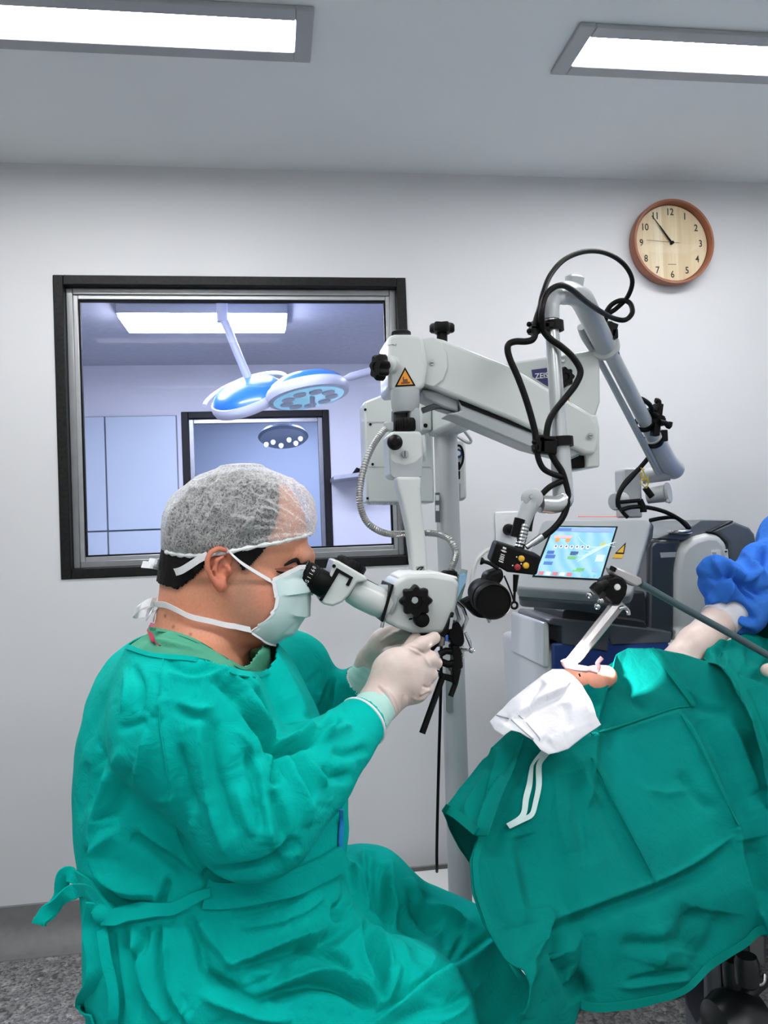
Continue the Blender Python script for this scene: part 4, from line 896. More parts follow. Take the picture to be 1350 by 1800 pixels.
# ================================================================== operating table, patient, drapes
def cloth_mat(name, c, c2, weave=900, wr=.5):
    m = mat(name, c, .9, noise=(7, .07), spec=.08)
    nt = m.node_tree; N = nt.nodes; L = nt.links; b = N['Principled BSDF']
    tc = [n for n in N if n.type == 'TEX_COORD'][0]
    r = [n for n in N if n.type == 'VALTORGB'][0]; r.color_ramp.elements[0].color = rgb(c2); r.color_ramp.elements[1].color = rgb(c)
    n1 = N.new('ShaderNodeTexNoise'); n1.inputs['Scale'].default_value = 24; n1.inputs['Detail'].default_value = 5; n1.inputs['Roughness'].default_value = .6; n1.inputs['Distortion'].default_value = .8
    n2 = N.new('ShaderNodeTexNoise'); n2.inputs['Scale'].default_value = weave; n2.inputs['Detail'].default_value = 2
    for n in (n1, n2): L.new(tc.outputs['Object'], n.inputs['Vector'])
    b1 = N.new('ShaderNodeBump'); b1.inputs['Strength'].default_value = wr; b1.inputs['Distance'].default_value = .010; L.new(n1.outputs['Fac'], b1.inputs['Height'])
    b2 = N.new('ShaderNodeBump'); b2.inputs['Strength'].default_value = .18; b2.inputs['Distance'].default_value = .0006; L.new(n2.outputs['Fac'], b2.inputs['Height']); L.new(b1.outputs['Normal'], b2.inputs['Normal'])
    L.new(b2.outputs['Normal'], b.inputs['Normal']); return m
m_drape = cloth_mat('deep green drape cotton', (0, 126, 117), (0, 112, 106), 800, .4)
m_gown = cloth_mat('teal gown cotton', (0, 186, 174), (0, 170, 160), 800, .5)
m_hem = cloth_mat('hem cotton', (2, 132, 121), (0, 118, 109), 800, .3)
m_gauze = cloth_mat('white gauze', (228, 230, 236), (216, 218, 226), 1200, .3)
m_skin = mat('skin', (206, 140, 112), .5, noise=(60, .07), bump=(350, .12, .0008), c2=(216, 154, 128))
m_glove = mat('latex glove', (230, 214, 206), .42, noise=(26, .05), bump=(60, .25, .002), c2=(214, 190, 182))

def curve_at(pts, t):
    """point at normalised arc length t on a polyline (tuple of any size)"""
    P = np.array(pts, float); d = np.r_[0, np.cumsum(np.hypot(np.diff(P[:, 0]), np.diff(P[:, 1])))]; d /= d[-1]
    return np.stack([np.interp(t, d, P[:, i]) for i in range(P.shape[1])], -1)
def coons(topc, botc, lefc, rigc, nu, nv, prof=1.0):
    """grid in (px,py,Y) between four boundary curves; prof bends how fast the cloth comes forward"""
    u = np.linspace(0, 1, nu); v = np.linspace(0, 1, nv)
    T, B, L_, R_ = curve_at(topc, u), curve_at(botc, u), curve_at(lefc, v), curve_at(rigc, v)
    U, V_ = np.meshgrid(u, v); U = U[..., None]; V_ = V_[..., None]
    G = (1 - V_) * T[None] + V_ * B[None] + (1 - U) * L_[:, None] + U * R_[:, None] - ((1 - U) * (1 - V_) * T[0] + U * (1 - V_) * T[-1] + (1 - U) * V_ * B[0] + U * V_ * B[-1])
    yp = 1 - (1 - V_[..., 0]) ** prof
    G[..., 2] = (1 - yp) * T[None, :, 2] + yp * B[None, :, 2]
    return G
def grid3(G):
    d = (G[..., 0:1] - CX) / F * RTn + (CY - G[..., 1:2]) / F * UPn + FWn
    return CAMn + d * (G[..., 2:3] / d[..., 1:2])
def grid_faces(nv, nu, off=0):
    i = np.arange(nv * nu).reshape(nv, nu) + off
    return np.stack([i[:-1, :-1], i[1:, :-1], i[1:, 1:], i[:-1, 1:]], -1).reshape(-1, 4)
def lump(V, sc, amp, seed=0):
    """smooth pseudo noise displacement field"""
    rs = np.random.RandomState(seed); D = np.zeros(len(V))
    for k in range(14):
        d = rs.normal(size=3); d /= np.linalg.norm(d); f = sc * rs.uniform(.5, 1.8)
        D += np.sin(V @ d * f + rs.uniform(0, 6.28) + 1.2 * np.sin(V @ rs.normal(size=3) * sc * .6)) / (f / sc)
    return D / 5 * amp
def ridged(V, sc, amp, seed=0):
    rs = np.random.RandomState(seed); D = np.zeros(len(V))
    for k in range(7):
        d = rs.normal(size=3); d /= np.linalg.norm(d); f = sc * rs.uniform(.6, 1.6)
        D += (np.abs(np.sin(V @ d * f + rs.uniform(0, 6.28) + .9 * np.sin(V @ rs.normal(size=3) * sc * .5))) - .64) / (f / sc)
    return -D / 4 * amp
def cloth(name, V, Fq, m, parent, strokes=(), amp=.002, thick=.002, noise_sc=28, seed=1, label=None, flip=None):
    N_ = vnormals(V, Fq)
    if ((V - CAMn) * N_).sum() > 0: Fq = Fq[:, ::-1]; N_ = -N_
    D = fold_strokes(V, N_, strokes) + lump(V, noise_sc, amp, seed) + lump(V, noise_sc * 3, amp * .3, seed + 5)
    V = V + N_ * D[:, None]
    me = np_mesh(name, V, Fq); smooth_mesh(me, 180); o = link_mesh(name, me, m, parent)
    if thick: s = o.modifiers.new('cloth', 'SOLIDIFY'); s.thickness = thick; s.offset = -1
    if label: o['label'] = label
    return o, V, Fq
def bvh_of(V, Fq): return BVHTree.FromPolygons([tuple(v) for v in V], [tuple(f) for f in Fq.tolist()])
def hit(bvh, px, py, off=.0, fallY=1.3):
    d = ray(px, py).normalized(); h = bvh.ray_cast(CAM, d)
    if h[0] is None: return at(px, py, fallY), -d
    n = h[1] if h[1].dot(d) < 0 else -h[1]
    return h[0] + n * off, n
def band_on(bvh, pts, w, off, name, m, parent, n=6, th=.002, fallY=1.3):
    """strip of cloth (hem, belt, seam) lying on a surface, w in pixels"""
    q = spline(pts, n); P = []; Wv = []; lastY = fallY
    for i, c in enumerate(q):
        a = np.array(q[max(i - 1, 0)]); b = np.array(q[min(i + 1, len(q) - 1)]); t = (b - a)[:2]; t = t / (np.linalg.norm(t) + 1e-9); nn = np.array([-t[1], t[0]])
        p0, n0 = hit(bvh, *(c[:2] - nn * w / 2), off, lastY); p1, n1 = hit(bvh, *(c[:2] + nn * w / 2), off, p0.y)
        pc, n2 = hit(bvh, *c[:2], off, p0.y); lastY = pc.y
        if abs(p0.y - pc.y) > .03: p0 = at(*(c[:2] - nn * w / 2), pc.y)
        if abs(p1.y - pc.y) > .03: p1 = at(*(c[:2] + nn * w / 2), pc.y)
        P.append((p0 + p1) / 2 * .5 + pc * .5); Wv.append((p1 - p0) / 2)
    for _ in range(3):
        P = [P[0]] + [(P[i - 1] + P[i] * 2 + P[i + 1]) / 4 for i in range(1, len(P) - 1)] + [P[-1]]; Wv = [Wv[0]] + [(Wv[i - 1] + Wv[i] * 2 + Wv[i + 1]) / 4 for i in range(1, len(Wv) - 1)] + [Wv[-1]]
    return MB().ribbon(P, Wv, th).build(name, m, parent, ang=60)

# ---- table
tb_x0, tb_x1 = .52, 2.3
tab = thing('operating_table', 'dark operating table frame under the green drape with grey post and black knobs', 'table', (1.2, 1.62, 0))
m_dark = mat('table black', (16, 17, 20), .35, noise=(30, .2)); m_tg = mat('table grey', (120, 124, 130), .4, noise=(12, .04))
MB().bounds((.78, 1.42, .80), (tb_x1, 1.86, .88)).build('mattress', m_dark, tab, .03, seg=3)
MB().bounds((.80, 1.45, .755), (tb_x1, 1.83, .799)).build('top_frame', m_tg, tab, .008)
gp0, gp1 = at(1236, 1700, 1.55), at(1262, 1800, 1.55)
MB().bounds((gp0.x, 1.53, .12), (gp1.x + .004, 1.64, .754)).build('post', m_tg, tab, .008)
MB().prism(poly([(1200, 1720), (1238, 1700), (1238, 1780), (1225, 1800), (1210, 1770)], 1.52), (0, .012, 0)).build('gusset', mat('slate plate', (62, 66, 78), .4), tab, .002)
MB().bounds((.95, 1.42, .03), (1.75, 1.80, .12)).build('base', m_dark, tab, .03, seg=3)
MB().bounds((gp1.x + .01, 1.50, .13), (gp1.x + .05, 1.66, .70)).build('slide_rail', m_dark, tab, .006)
for (x, y, Y_) in ((1312, 1694, 1.40), (1290, 1700, 1.44)):
    MB().lathe([(0, .018), (.012, .022), (.05, .022), (.056, .016)], at(x, y - 14, Y_), (0, 0, -1), 24).build('clamp_knob', m_dark, tab)
MB().tube(pxpath([(1345, 1716, 1.42), (1318, 1742, 1.42), (1290, 1764, 1.42)], n=4), .014, 12).build('lever', m_dark, tab)
MB().tube(pxpath([(1326, 1712, 1.39), (1328, 1728, 1.385), (1336, 1731, 1.385), (1343, 1726, 1.385), (1344, 1712, 1.39)], n=4), .003, 8).build('hook', m_chrome, tab)
mb = MB(); cw = Vector(at(1296, 1800, 1.42)); mb.lathe([(-.05, .03), (-.045, .05), (-.02, .062), (.02, .062), (.045, .05), (.05, .03)], cw, (1, .1, .05), 28); mb.build('roller', m_dark, tab)
MB().bounds((1.3, 1.45, .13), (1.95, 1.75, .56)).build('drive_housing', m_dark, tab, .03, seg=3)
# ---- patient (lying, head towards the microscope)
pat = thing('person', 'patient lying under green drapes with brightly lit face opening', 'person', (1.3, 1.62, .88))
hc = np.array(at(1052, 1212, 1.56))
def f_pat(P):
    d = d_ell(P, hc + [.02, 0, -.02], (.080, .062, .056))
    d = smin(d, d_ell(P, np.array(at(1010, 1200, 1.47)), (.035, .04, .03)), .03)
    d = smin(d, d_cap(P, at(1022, 1198, 1.455), at(1052, 1192, 1.455), .016, .02), .02)             # brow / cheek
    d = smin(d, d_cap(P, at(1056, 1193, 1.455), at(1070, 1180, 1.465), .011, .009), .012)            # nose ridge
    d = smin(d, d_ell(P, np.array(at(1064, 1190, 1.49)), (.018, .03, .016)), .012)
    d = smin(d, d_ell(P, np.array(at(1052, 1190, 1.465)), (.034, .03, .022)), .012)
    d = smin(d, d_ell(P, np.array(at(1036, 1202, 1.448)), (.030, .022, .018)), .012)
    d = np.maximum(d, -d_ell(P, np.array(at(1058, 1166, 1.432)), (.013, .02, .011)))
    d = smin(d, d_cap(P, hc + [.09, .0, -.05], hc + [.22, .02, -.10], .055, .06), .05)
    d = smin(d, d_ell(P, (1.42, 1.63, .98), (.32, .19, .10)), .06)                                  # chest
    d = smin(d, d_ell(P, (1.95, 1.63, .97), (.40, .16, .085)), .08)
    return d
Vp, Fp = sdf_mesh(f_pat, (hc[0] - .12, 1.40, .86), (2.4, 1.86, 1.14), .006); Vp = smooth_verts(Vp, Fp, 3)
me = np_mesh('body', Vp, Fp); smooth_mesh(me, 180); link_mesh('body', me, m_skin, pat)
MB().tube(pxpath([(1018, 1184), (1019, 1187), (1020, 1189)], 1.424, 3), .0016, 6).build('eyelash', m_black, pat)

# ---- main drape with the face opening
drp = thing('surgical_drape', 'large green surgical drape hanging over the patient down to the table', 'drape', at(1100, 1700, 1.15))
topc = [(898, 1282, 1.36), (935, 1250, 1.38), (985, 1228, 1.40), (1020, 1208, 1.42), (1052, 1196, 1.44), (1078, 1172, 1.47), (1082, 1150, 1.53), (1100, 1141, 1.56), (1140, 1140, 1.57), (1200, 1150, 1.57), (1245, 1162, 1.56), (1290, 1180, 1.52), (1350, 1205, 1.48), (1470, 1240, 1.46)]
lefc = [(898, 1282, 0), (872, 1330, 0), (856, 1380, 0), (846, 1430, 0), (838, 1475, 0), (826, 1515, 0), (832, 1570, 0), (850, 1622, 0), (886, 1688, 0), (910, 1712, 0), (908, 1748, 0), (900, 1778, 0), (906, 1840, 0)]
botc = [(906, 1840, 1.07), (960, 1822, 1.10), (1012, 1800, 1.14), (1020, 1774, 1.16), (1050, 1780, 1.15), (1110, 1774, 1.16), (1180, 1758, 1.18), (1214, 1742, 1.20), (1238, 1712, 1.23), (1280, 1684, 1.25), (1312, 1664, 1.27), (1324, 1646, 1.28), (1350, 1640, 1.28), (1470, 1610, 1.28)]
rigc = [(1470, 1240, 0), (1470, 1400, 0), (1470, 1610, 0)]
G = coons(topc, botc, lefc, rigc, 190, 210, 1.7)
V0 = grid3(G).reshape(-1, 3); F0_ = grid_faces(210, 190)
c8 = lambda *q: [(760 + .437 * x, 1080 + .437 * y) for x, y in q]
DST = [
 ('r', .006, 5, c8((640, 580), (720, 730), (800, 880), (905, 1085))), ('v', .006, 12, c8((610, 600), (690, 760), (780, 930), (870, 1080))),
 ('r', .012, 9, c8((985, 390), (1060, 500), (1130, 640), (1200, 800), (1235, 870))), ('v', .010, 16, c8((1060, 440), (1150, 560), (1220, 720), (1260, 830))),
 ('r', .012, 8, c8((1235, 860), (1255, 1000), (1280, 1130), (1345, 1290))), ('v', .016, 22, c8((1290, 900), (1320, 1050), (1360, 1180))),
 ('r', .007, 5, c8((465, 1235), (600, 1185), (750, 1130), (900, 1075), (1060, 1000), (1215, 890))), ('v', .009, 14, c8((480, 1275), (620, 1220), (760, 1160), (900, 1110), (1080, 1030), (1220, 930))),
 ('r', .014, 14, c8((465, 1180), (460, 1260), (400, 1380), (340, 1500), (330, 1620))), ('v', .016, 15, c8((480, 1250), (520, 1380), (570, 1480), (605, 1550))),
 ('s', .004, 5, c8((1040, 372), (970, 385), (800, 440), (620, 490))), 
 ('r', .004, 4, c8((870, 140), (920, 200), (980, 280), (1040, 370))), ('r', .004, 4, c8((890, 130), (950, 190), (1010, 280), (1050, 360))),
 ('v', .010, 18, c8((360, 890), (390, 1020), (425, 1180))), ('r', .008, 20, c8((300, 960), (330, 1100), (370, 1250))),
 ('v', .008, 14, c8((420, 560), (350, 700), (290, 820), (250, 950))), ('r', .007, 12, c8((560, 560), (640, 700), (690, 760))),
 ('v', .006, 9, c8((630, 300), (660, 380), (690, 460))), ('r', .005, 8, c8((690, 280), (730, 360), (740, 430))), ('v', .005, 8, c8((770, 260), (800, 330), (870, 400))),
 ('v', .012, 26, c8((1080, 1180), (1040, 1290), (1020, 1360))), ('r', .010, 24, c8((900, 1250), (920, 1340), (900, 1420))), ('v', .007, 14, c8((760, 1320), (880, 1330), (980, 1310))),
 ('v', .006, 7, c8((780, 1480), (900, 1455), (1040, 1440))), ('r', .006, 8, c8((760, 1500), (900, 1480), (1040, 1470))),
 ('r', .010, 20, c8((1180, 430), (1260, 560), (1330, 700))), ('v', .012, 24, c8((1330, 480), (1310, 640), (1350, 760))),
 ('v', .006, 10, c8((1000, 640), (1080, 740), (1150, 780))), ('r', .004, 10, c8((860, 700), (940, 720), (1020, 700))),
 ('v', .008, 16, c8((560, 640), (600, 820), (640, 1000))), ('r', .006, 14, c8((480, 640), (500, 800), (540, 960))),
 ('r', .006, 10, c8((200, 980), (240, 1110), (300, 1260))), ('v', .010, 20, c8((1180, 1200), (1150, 1320), (1060, 1420))),
 ('r', .005, 6, c8((930, 210), (1000, 300), (1060, 330))), ('v', .006, 8, c8((1050, 350), (1110, 380), (1200, 390))),
]
DST = [(k, a * 1.5, w_, p) for k, a, w_, p in DST]
dsh, Vd, Fd = cloth('sheet', V0, F0_, m_drape, drp, DST, .0045, .0022, 16, 3)
bd_ = bvh_of(Vd, Fd)
# hem bands, stitched double edge
eg = [(tuple(q[:2])) for q in curve_at(lefc, np.linspace(.20, .80, 13))]
band_on(bd_, [(x + 7, y) for x, y in eg], 11, .0025, 'hem', m_hem, drp, 4)
eg = [(tuple(q[:2])) for q in curve_at(botc, np.linspace(.22, .86, 16))]
band_on(bd_, [(x, y - 9) for x, y in eg], 15, .0025, 'hem', m_hem, drp, 4)
band_on(bd_, c8((1050, 368), (970, 382), (800, 440), (640, 486)), 3.0, .003, 'seam', m_hem, drp, 5)
band_on(bd_, c8((880, 140), (940, 215), (1000, 290), (1045, 365)), 8, .003, 'hem', m_hem, drp, 5)
for q in (((640, 580), (720, 730), (800, 880), (900, 1075)), ((1000, 405), (1080, 530), (1150, 680), (1230, 850))):
    band_on(bd_, c8(*q), 1.6, .002, 'pressed_fold', m_hem, drp, 5)
# corner flap on the left and the back of the sheet
ft = [(898, 1282, 1.37), (930, 1270, 1.37)]; fl = [(898, 1282, 0), (862, 1316, 0), (836, 1350, 0), (806, 1388, 0), (777, 1427, 0)]
fr_ = [(930, 1270, 0), (905, 1340, 0), (880, 1410, 0), (858, 1470, 0)]; fb_ = [(777, 1427, 1.27), (800, 1440, 1.25), (838, 1470, 1.19), (858, 1470, 1.17)]
Gf = coons(ft, fb_, fl, fr_, 60, 80, 1.3)
FST = [('v', .010, 9, c8((250, 640), (200, 720), (165, 830))), ('r', .009, 8, c8((235, 620), (180, 700), (130, 800))), ('r', .008, 7, c8((275, 650), (230, 740), (185, 870))), ('v', .010, 9, c8((225, 540), (240, 600), (270, 640))), ('r', .008, 8, c8((270, 540), (255, 590), (262, 640))), ('v', .008, 8, c8((330, 500), (290, 580), (275, 640)))]
fsh, Vf, Ff = cloth('corner_flap', grid3(Gf).reshape(-1, 3), grid_faces(80, 60), m_drape, drp, FST, .003, .002, 22, 8)
band_on(bvh_of(Vf, Ff), [(781, 1420), (803, 1433), (838, 1462)], 15, .002, 'hem', m_hem, drp, 5, fallY=1.25)
xl_ = at(905, 1282, 1.4)
kt = [(777, 1427, 1.30), (800, 1400, 1.36), (850, 1340, 1.46), (905, 1280, 1.52), (960, 1232, 1.58), (1010, 1205, 1.66), (1084, 1160, 1.70), (1140, 1142, 1.58), (1200, 1151, 1.58), (1245, 1163, 1.57), (1300, 1190, 1.6), (1470, 1240, 1.62)]
kb = [(828, 1520, 1.42), (850, 1545, 1.5), (880, 1560, 1.6), (905, 1520, 1.70), (960, 1500, 1.80), (1010, 1480, 1.86), (1084, 1460, 1.88), (1140, 1450, 1.88), (1200, 1440, 1.88), (1245, 1430, 1.88), (1300, 1430, 1.88), (1470, 1430, 1.88)]
Gb = coons(kt, kb, [kt[0], (800, 1475, 0), kb[0]], [kt[-1], kb[-1]], 70, 50, 1.3)
cloth('back_sheet', grid3(Gb).reshape(-1, 3), grid_faces(50, 70), m_drape, drp, (), .006, .002, 14, 12)

# ---- second drape over the body at the right edge
bdp = thing('body_drape', 'crumpled green sheet over the patient body at the right edge, under the gloved hand', 'drape', at(1330, 1300, 1.5))
t2 = [(1236, 1158, 1.60), (1252, 1138, 1.62), (1268, 1126, 1.64), (1285, 1124, 1.66), (1310, 1112, 1.68), (1350, 1120, 1.70), (1500, 1130, 1.72)]
b2_ = [(1266, 1170, 1.50), (1285, 1190, 1.46), (1302, 1225, 1.42), (1326, 1272, 1.38), (1345, 1340, 1.36), (1352, 1420, 1.34), (1500, 1500, 1.34)]
G2 = coons(t2, b2_, [t2[0], (1246, 1166, 0), b2_[0]], [t2[-1], (1500, 1300, 0), b2_[-1]], 120, 110, 1.2)
c2b = lambda *q: [(1150 + x / 5.625, 900 + y / 5.625) for x, y in q]
BST = [('v', .014, 6, c2b((640, 1340), (650, 1440), (670, 1560))), ('r', .012, 6, c2b((720, 1470), (690, 1570), (740, 1680))), ('v', .012, 7, c2b((760, 1280), (700, 1340), (560, 1380))), ('r', .012, 7, c2b((700, 1270), (640, 1310), (500, 1420))),
       ('v', .012, 8, c2b((920, 1290), (940, 1400), (930, 1560))), ('r', .010, 9, c2b((800, 1480), (900, 1520), (1000, 1600))), ('v', .010, 8, c2b((830, 1600), (920, 1660), (1100, 1680))), ('r', .010, 8, c2b((1000, 1350), (1060, 1440), (1100, 1480)))]
o2, V2_, F2_ = cloth('sheet', grid3(G2).reshape(-1, 3), grid_faces(110, 120), m_drape, bdp, BST, .005, .002, 26, 21)
band_on(bvh_of(V2_, F2_), [(1274, 1172), (1292, 1196), (1308, 1228), (1330, 1274), (1346, 1330)], 13, .002, 'hem', m_hem, bdp, 5, fallY=1.42)

cs_ = spline([(1.27, .66), (1.31, .86), (1.40, 1.02), (1.52, 1.10), (1.63, 1.13), (1.76, 1.10), (1.86, 1.02), (1.94, .86), (1.97, .66)], 6)
xs_ = np.linspace(1.13, 2.5, 60)
Gl = np.array([[(x, y, z - .035 * max(0, x - 1.5) + .006 * math.sin(x * 23 + y * 9)) for y, z in cs_] for x in xs_])
cloth('lower_sheet', Gl.reshape(-1, 3), grid_faces(60, len(cs_)), m_drape, bdp, (), .006, .002, 16, 61)
# ---- white cloth with ties over the forehead
wc = thing('face_cloth', 'white cloth with dangling ties laid over the patient beside the bright light', 'cloth', at(960, 1260, 1.35))
c9 = lambda x, y, Y_: (840 + x / 5.625, 1160 + y / 5.625, Y_)
wt_ = [c9(110, 600, 1.33), c9(200, 500, 1.34), c9(430, 300, 1.36), c9(640, 140, 1.37), c9(740, 85, 1.375), c9(840, 90, 1.375), c9(930, 150, 1.37), c9(1030, 250, 1.36)]
wr_ = [c9(1030, 250, 0), c9(1120, 420, 0), c9(1170, 560, 0), c9(1220, 640, 0)]
wb_ = [c9(250, 750, 1.265), c9(330, 695, 1.262), c9(420, 720, 1.26), c9(540, 790, 1.255), c9(620, 890, 1.252), c9(700, 935, 1.252), c9(800, 915, 1.256), c9(900, 880, 1.262), c9(1060, 750, 1.272), c9(1220, 640, 1.285)]
wl_ = [c9(110, 600, 0), c9(160, 690, 0), c9(250, 750, 0)]
Gw = coons(wt_, wb_, wl_, wr_, 90, 70, 1.5)
q9 = lambda *q: [(840 + x / 5.625, 1160 + y / 5.625) for x, y in q]
WST = [('s', .010, 9, q9((330, 590), (480, 490), (650, 400), (850, 300), (930, 190))), ('v', .006, 6, q9((430, 600), (500, 460), (560, 340), (660, 220))), ('r', .004, 4, q9((330, 600), (440, 720), (540, 790))), ('r', .004, 4, q9((400, 545), (500, 660), (600, 790))),
       ('r', .006, 8, q9((940, 200), (1020, 340), (1090, 520), (1130, 640))), ('v', .006, 8, q9((640, 780), (720, 830), (800, 900))), ('r', .005, 6, q9((700, 760), (760, 840), (800, 900))), ('v', .005, 9, q9((860, 420), (880, 560), (900, 680))), ('v', .004, 5, q9((180, 560), (300, 590)))]
ow, Vw, Fw = cloth('cloth', grid3(Gw).reshape(-1, 3), grid_faces(70, 90), m_gauze, wc, WST, .002, .0012, 30, 31)
bw_ = bvh_of(Vw, Fw)
for q in (((185, 550), (310, 585)), ((330, 595), (430, 690), (545, 785)), ((400, 545), (500, 650), (600, 770), (605, 800))):
    band_on(bw_, q9(*q), 1.2, .0012, 'stitch_line', mat('gauze seam', (176, 178, 186), .8), wc, 5)
for q in (((640, 915), (560, 1000), (530, 1060), (530, 1100), (515, 1240), (465, 1400), (430, 1560), (300, 1660)), ((680, 920), (610, 1030), (600, 1120), (590, 1260), (550, 1420), (515, 1540), (420, 1590), (300, 1665))):
    band_on(bd_, q9(*q), 8.5, .006, 'tie', mat('pale tie tape', (188, 214, 212), .8), wc, 5, .001)

# ---- slim examination light
ex_ = thing('examination_light', 'slim jointed examination light with glowing tip over the patient face', 'light', at(1080, 1040, 1.36))
m_acr = mat('brushed clear rod', (178, 176, 178), .25, .35, noise=(40, .05)); m_rod = mat('teal grey rod', (72, 92, 98), .35, .3, noise=(30, .05))
MB().tube([at(1090, 1058, 1.365), at(1049, 1109, 1.37), at(1010, 1158, 1.372)], [.0125, .0125, .0115], 8).build('light_tube', m_acr, ex_, ang=25)
m_tip = emit_mat('glowing tip', (1, .88, .86, 1), 130)
tp0, tp1 = Vector(at(1022, 1140, 1.362)), Vector(at(1004, 1164, 1.362))
MB().tube([tp0, tp1], [.0090, .0100], 12).build('lit_tip', m_tip, ex_)
m_pinkp = mat('pink clear plastic', (206, 160, 170), .2, noise=(20, .1), coat=.4)
MB().tube(pxpath([(992, 1160), (996, 1168), (1006, 1172), (1022, 1175), (1040, 1178), (1050, 1181)], 1.375, 4), [.0075] * 6 + [.006] * 9 + [.004] * 6, 10).build('tip_hook', m_pinkp, ex_)
MB().tube(pxpath([(1050, 1181), (1053, 1172), (1050, 1166), (1058, 1156)], 1.39, 4), .0042, 8).build('tip_hook', m_pinkp, ex_)
hb = Vector(at(1081, 1036, 1.35)); mb = MB()
mb.prism(poly([(1064, 1050), (1060, 1030), (1068, 1016), (1084, 1011), (1098, 1016), (1105, 1030), (1102, 1046), (1090, 1064), (1078, 1062)], 1.345), (0, .04, 0)); mb.build('joint', m_black, ex_, .005)
MB().lathe([(0, .0058), (.003, .005), (.004, .002)], at(1085, 1032, 1.3448), (0, -1, 0), 18).build('joint_cap', m_print, ex_)
MB().prism(poly([(1073, 998), (1082, 996), (1128, 1016), (1130, 1026), (1120, 1032), (1100, 1022), (1078, 1010)], 1.35), (0, .026, 0)).build('bracket', m_acr, ex_, .003)
MB().cyl(at(1076, 1003, 1.345), at(1079, 997, 1.345), .006).build('bolt', m_black, ex_)
MB().tube(pxpath([(1066, 1026, 1.345), (1052, 1032, 1.34), (1044, 1040, 1.34)], n=4), [.008] * 4 + [.011] * 5, 12).build('wing_nut', m_black, ex_)
for (x, y) in ((1036, 1046), (1050, 1066), (1056, 1056)): MB().ball(at(x, y, 1.34), .0058, 12, 8).build('clamp_screw', m_chrome, ex_)
MB().tube(pxpath([(1088, 1070), (1098, 1068), (1104, 1074), (1105, 1081)], 1.345, 4), .0035, 8).build('lever', m_chrome, ex_)
MB().tube(pxpath([(1126, 1026, 1.36), (1200, 1068, 1.37), (1280, 1112, 1.375), (1350, 1152, 1.37), (1480, 1226, 1.36)], n=5), .0066, 12).build('support_rod', m_rod, ex_)
sp_ = bpy.data.lights.new('patch_spot', 'SPOT'); sp_.energy = 9; sp_.spot_size = math.radians(33); sp_.spot_blend = .12; sp_.shadow_soft_size = .006; sp_.color = (1, .93, .92)  # extra spot added beside the tip to throw the lit patch on the drape
so_ = bpy.data.objects.new('patch_spot', sp_); COL.objects.link(so_); so_.parent = ex_; so_.matrix_parent_inverse = Matrix.Translation(-ex_.location)
so_.location = Vector(at(1036, 1146, 1.385)); tgt = Vector(at(1076, 1173, 1.49)); so_.rotation_euler = (tgt - so_.location).to_track_quat('-Z', 'Y').to_euler()

# ---- assistant's arm reaching in from the right
asst = thing('person', 'assistant in blue gown reaching a gloved hand onto the patient from the right edge', 'person', (1.66, 2.16, 0))
m_blue = cloth_mat('blue disposable gown', (62, 124, 216), (48, 106, 202), 1200, .5)
A = lambda x, y, Y_: np.array(at(x, y, Y_ + .06))
tx, ty = 1.66, 2.16
def f_ab(P):   # body: hand, arm, torso, neck and head in one
    d = d_cap(P, A(1278, 1076, 1.66), A(1222, 1132, 1.605), .030, .030)
    d = smin(d, d_cap(P, A(1222, 1132, 1.605), A(1192, 1160, 1.582), .028, .026, .7), .02)
    d = smin(d, d_cap(P, A(1278, 1076, 1.66), A(1395, 955, 1.82), .034, .05), .02)
    d = smin(d, d_cap(P, A(1395, 955, 1.82), (tx, ty - .12, 1.36), .05, .06), .03)
    d = smin(d, d_ell(P, (tx, ty, 1.15), (.13, .2, .32)), .05)
    d = smin(d, d_cap(P, (tx, ty, 1.42), (tx - .02, ty, 1.56), .055, .052), .03)
    d = smin(d, d_ell(P, (tx - .03, ty, 1.65), (.092, .075, .118)), .02)
    for sy in (-.09, .09): d = smin(d, d_cap(P, (tx, ty + sy, .9), (tx, ty + sy, .06), .085, .05), .03)
    for sy in (-.09, .09): d = smin(d, d_cap(P, (tx, ty + sy, .04), (tx - .14, ty + sy, .035), .04, .032), .03)
    return d
Va, Fa = sdf_mesh(f_ab, (1.0 * A(1180, 1150, 1.57)[0] - .06, 1.5, .0), (1.9, 2.45, 1.80), .009); Va = smooth_verts(Va, Fa, 3)
me = np_mesh('body', Va, Fa); smooth_mesh(me, 180); link_mesh('body', me, m_skin, asst)
def f_hand(P):
    d = d_cap(P, A(1272, 1084, 1.65), A(1222, 1134, 1.60), .0400, .0395)
    d = smin(d, d_cap(P, A(1222, 1134, 1.60), A(1188, 1166, 1.575), .0395, .038, .75), .02)
    for k in range(4):
        d = smin(d, d_cap(P, A(1196 - 4 * k + 6, 1160 + 4 * k, 1.555 + .018 * k), A(1172 - 3 * k + 8, 1186 + 6 * k, 1.55 + .02 * k), .0105, .009), .006)
    d = smin(d, d_cap(P, A(1226, 1150, 1.57), A(1206, 1186, 1.545), .0125, .010), .008)
    return d
Vh, Fh = sdf_mesh(f_hand, A(1150, 1210, 1.5) - .04, A(1300, 1060, 1.72) + .04, .0045); Vh = smooth_verts(Vh, Fh, 3)
me = np_mesh('glove', Vh, Fh); smooth_mesh(me, 180); link_mesh('glove', me, m_glove, asst)
MB().tube([at(1288, 1068, 1.725), at(1262, 1094, 1.705)], [.048, .044], 28).build('glove_cuff', mat('white knit cuff', (214, 216, 224), .8, bump=(300, .3)), asst)
